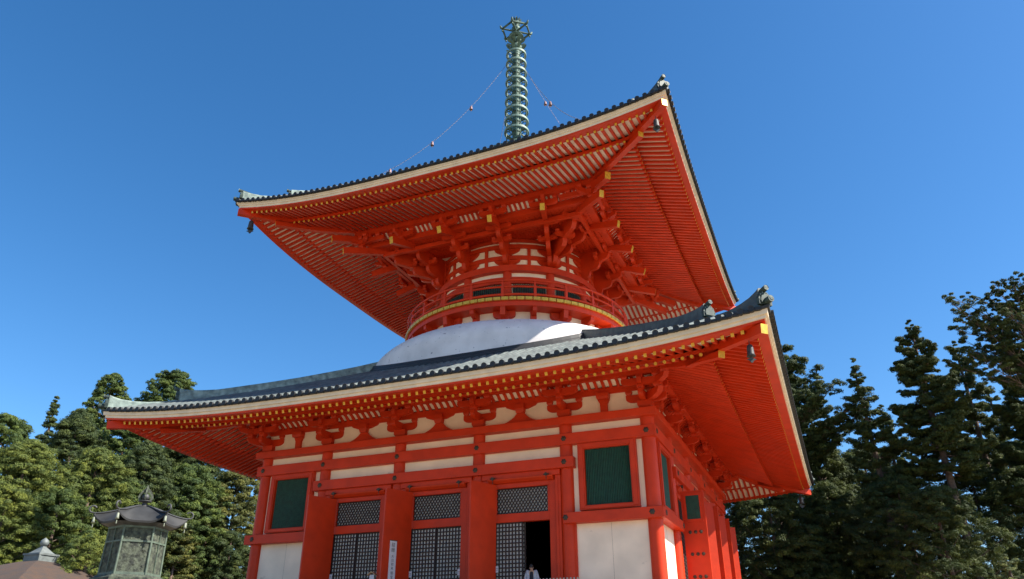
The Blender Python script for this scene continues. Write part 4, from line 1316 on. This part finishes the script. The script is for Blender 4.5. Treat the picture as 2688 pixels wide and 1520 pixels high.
def tree(px, top, dist, rpx, kind, mt, label, name="cedar_tree", lean=0.0, dens=1.0, low=.25, bark=BARK, cs=1.0, seed=0, open_=0.0, layers=0, boughs=0, group="trees round the temple ground"):
    rng = np.random.default_rng(1000+seed)
    tp = px_ray(px, top, dist); H = tp.z+1.25; Rm = rpx/1959.43*dist
    T = empty(name, Vector((tp.x, tp.y, -1.25)), label, "tree", group)
    lx, ly = rgt.x*lean*H, rgt.y*lean*H
    ph0 = rng.uniform(0, 6)
    def axis(h):
        b_ = math.sin(h*6+ph0)*.010*H*(1-h)
        return np.array([lx*(h-1)+b_, ly*(h-1)+b_*.7, H*h])
    prof = PROF[kind]
    # lobes: a smooth pseudo-noise over (angle, height) that gives the outline its boughs
    am = rng.uniform(0, 6, 4)
    lobe = lambda a, h: 1+.16*math.sin(2*a+9*h+am[0])+.13*math.sin(3*a-23*h+am[1])+.12*math.sin(5*a+41*h+am[2])+.08*math.sin(70*h+2*a+am[3])
    cl = .36*cs*(dist/50)**.6
    C, S, tips = [], [], []
    tr = MB(); r0_ = .013*H+.05
    if boughs: bough_crown(rng, axis, prof, H, Rm, kind, low, dens, cl, r0_, boughs, C, S, tr)
    area = 2*PI*Rm*.75*H*(1-low)
    n = 0 if boughs else int(dens*1.5*area/(cl*cl*2.2))
    gapn = rng.uniform(0, 6, 3)
    for i in range(n):
        h = low+(1-low)*(1-rng.uniform(0, 1)**.8) if kind in ('cone', 'column') else low+(1-low)*rng.uniform(0, 1)
        if layers: h = min(.99, (math.floor(h*layers)+rng.normal(.5, .16))/layers)
        a = rng.uniform(0, 2*PI)
        if open_ and math.sin(3*a+17*h+gapn[0])+math.sin(2*a-29*h+gapn[1])+.6*math.sin(5*a+53*h+gapn[2]) > 1.5-2.2*open_: continue
        e = Rm*prof(min(h, .999))*lobe(a, h)
        r = e*(rng.uniform(.80, 1.04) if rng.uniform() < .72 else rng.uniform(.35, .8))
        c = axis(h)+np.array([math.cos(a)*r, math.sin(a)*r, rng.normal(0, .12)*cl])
        sz = cl*rng.uniform(.6, 1.3)
        if e < cl*1.6: sz *= .72
        C.append(c); S.append(sz)
        if r > .75*e: tips.append((h, c))
    for h in ((.992,) if boughs else (.975, .99)): C.append(axis(h)+rng.normal(0, .1, 3)*cl); S.append(cl*.45)
    if boughs:
        for h in np.linspace(.90, .99, 9):
            q = Rm*prof(h)*.35; C.append(axis(h)+rng.normal(0, 1, 3)*np.array([q, q, .2*cl])); S.append(cl*rng.uniform(.35, .6))
    hs = np.linspace(0, .95, 14)
    tr.tube([axis(h) for h in hs], [r0_*(1-h)**.75+.03 for h in hs], 9)
    rng.shuffle(tips)
    for h, c in tips[:int(40+70*open_)]:
        up = .16 if kind != 'fan' else .30
        p0_ = axis(max(.03, h-up*np.linalg.norm((c-axis(h))[:2])/max(1, H)*3-.01)); mid = (p0_+c)/2+np.array([0, 0, -.05*np.linalg.norm(c-p0_)])
        rb = max(.022, .34*r0_*(1-h)+.02)
        tr.tube([p0_, mid, c], [rb, rb*.65, .012], 5, caps=False)
    tr.build("trunk", bark, T, normals=False)
    flat = {'pine': .40, 'fan': .6, 'cone': .55}.get(kind, .66)
    crown_mesh("crown", LEAF[mt], C, S, flat, 210, .0023*dist*cs**.2, rng, T)
    return T
TR = [
 # left wood: px, top, dist, radius px, kind, leaf, label, options
 (152, 1038, 88, 80, 'cone', 'dark', "dark spiky conifer rising alone above the left wood", dict(low=.5, boughs=46, dens=1.2)),
 (300, 985, 92, 60, 'ball', 'mid', "rounded loose cedar top against the sky left of the lower roof tip", dict(low=.5, open_=.30, bark=BARKP, cs=.8)),
 (462, 978, 96, 84, 'ball', 'mid', "domed cedar top showing just above the lower roof ridge", dict(low=.6, open_=.12, cs=.8)),
 (30, 1095, 78, 110, 'dome', 'mid', "broad green cedar at the left edge under the sky", dict(low=.4)),
 (215, 1080, 80, 105, 'cedar', 'dark', "bushy dark cedar under the lone spiky conifer", dict(low=.4)),
 (345, 1085, 86, 105, 'dome', 'mid', "cedar with pale bare stem under the left tip of the lower roof", dict(low=.4, boughs=64, dens=1.3, bark=BARKP)),
 (520, 1135, 90, 125, 'cedar', 'dark', "dark cedar right behind the left lower eave", dict(low=.35)),
 (85, 1160, 60, 140, 'cedar', 'yellow', "big sunlit yellow-green cypress at the left edge", dict()),
 (265, 1180, 64, 125, 'cedar', 'yellow', "sunlit bushy cypress above the lantern's left side", dict()),
 (400, 1160, 74, 105, 'cedar', 'dark', "shaded dark cedar above the lantern finial", dict()),
 (510, 1225, 80, 105, 'dome', 'mid', "rounded green cypress between lantern and pagoda", dict()),
 (630, 1235, 86, 90, 'dome', 'pine', "olive green tree touching the pagoda's left column", dict()),
 (560, 1300, 80, 125, 'pine', 'pine', "flat layered pine with reddish bare branches beside the pagoda", dict(bark=BARKP, name="pine_tree", boughs=44, dens=1.3, low=.35)),
 (30, 1280, 54, 100, 'dome', 'yellow', "round tufted pine low at the left edge", dict(name="pine_tree")),
 (165, 1290, 57, 105, 'dome', 'mid', "round tufted pine behind the pavilion finial", dict(name="pine_tree")),
 (345, 1270, 66, 115, 'cedar', 'mid', "bushy tree directly behind the bronze lantern", dict()),
 (245, 1405, 31, 70, 'dome', 'yellow', "small bright yellow-green shrub tree left of the lantern", dict(cs=.8)),
 (475, 1375, 72, 90, 'pine', 'pine', "low olive pine right of the lantern", dict(name="pine_tree", boughs=40, dens=1.5, low=.3, bark=BARKP)),
 (610, 1400, 78, 90, 'dome', 'dark', "low dark tree at the foot of the pagoda's left corner", dict()),
 # right wood
 (1958, 800, 72, 560, 'spire', 'dark', "tall dark cone cedar half hidden behind the right eaves", dict(cs=.78, low=.55, boughs=130, dens=.8)),
 (2235, 938, 62, 66, 'cedar', 'deep', "slim open cedar with tufted whorls and sky gaps", dict(cs=.78, low=.55, boughs=46, dens=1.3, lean=-.02)),
 (2130, 1150, 66, 100, 'cedar', 'deep', "dark bushy tree in the dip beside the lower roof's far corner", dict(cs=.78, low=.3)),
 (2385, 838, 60, 108, 'cedar', 'deep', "tall pointed cedar, highest of the middle right group", dict(cs=.78, low=.55, boughs=76, dens=1.5)),
 (2312, 1060, 74, 55, 'cedar', 'deep', "slender dark cedar partly hidden left of the tall pointed one", dict(cs=.78, low=.5, boughs=44, dens=1.2)),
 (2500, 890, 66, 74, 'cedar', 'deep', "thin dark cedar between the pointed cedar and the right edge", dict(cs=.78, low=.56, boughs=52, dens=1.2)),
 (2585, 1000, 76, 70, 'cedar', 'deep', "dark far cedar seen behind the olive one", dict(cs=.78, low=.5, boughs=46, dens=1.2)),
 (2675, 772, 54, 185, 'fan', 'deep', "sparse fan-branched tree top at the right edge of the sky", dict(low=.68, boughs=80, dens=.42, cs=.7)),
 (2650, 905, 60, 115, 'cedar', 'dark', "dense olive cedar at the right edge below the fan-branched top", dict(cs=.78, low=.55, boughs=80, dens=1.6)),
 (2165, 1270, 62, 140, 'cedar', 'deep', "shaded tree low behind the pagoda's right corner", dict(low=.1, cs=.85)),
 (2010, 1270, 60, 130, 'dome', 'deep', "shaded tree right beside the red door leaves", dict()),
 (1915, 1200, 74, 150, 'dome', 'deep', "shaded tree glimpsed just beyond the open red leaves", dict()),
 (2350, 1255, 56, 150, 'dome', 'deep', "shaded understorey tree below the tall pointed cedar", dict()),
 (2445, 1285, 50, 120, 'dome', 'deep', "shaded understorey tree between two thin trunks", dict()),
 (2545, 1245, 58, 140, 'dome', 'deep', "shaded understorey tree second from the right edge", dict()),
 (2680, 1230, 54, 125, 'dome', 'deep', "shaded understorey tree at the bottom right edge", dict()),
 (2260, 1180, 78, 140, 'dome', 'deep', "far dark tree filling the gap under the slim open cedar", dict()),
 (2100, 1400, 58, 110, 'dome', 'dark', "low olive bushy tree at the foot of the right wood", dict()),
 (2640, 1462, 34, 70, 'pine', 'pale', "pale leafy bush lit at the bottom right corner", dict(cs=.6, name="bush", boughs=40, dens=1.5)),
]
for i, (px, top, dist, rp, kind, mt, lab, kw) in enumerate(TR):
    tree(px, top, dist, rp, kind, mt, lab, seed=i, **kw)
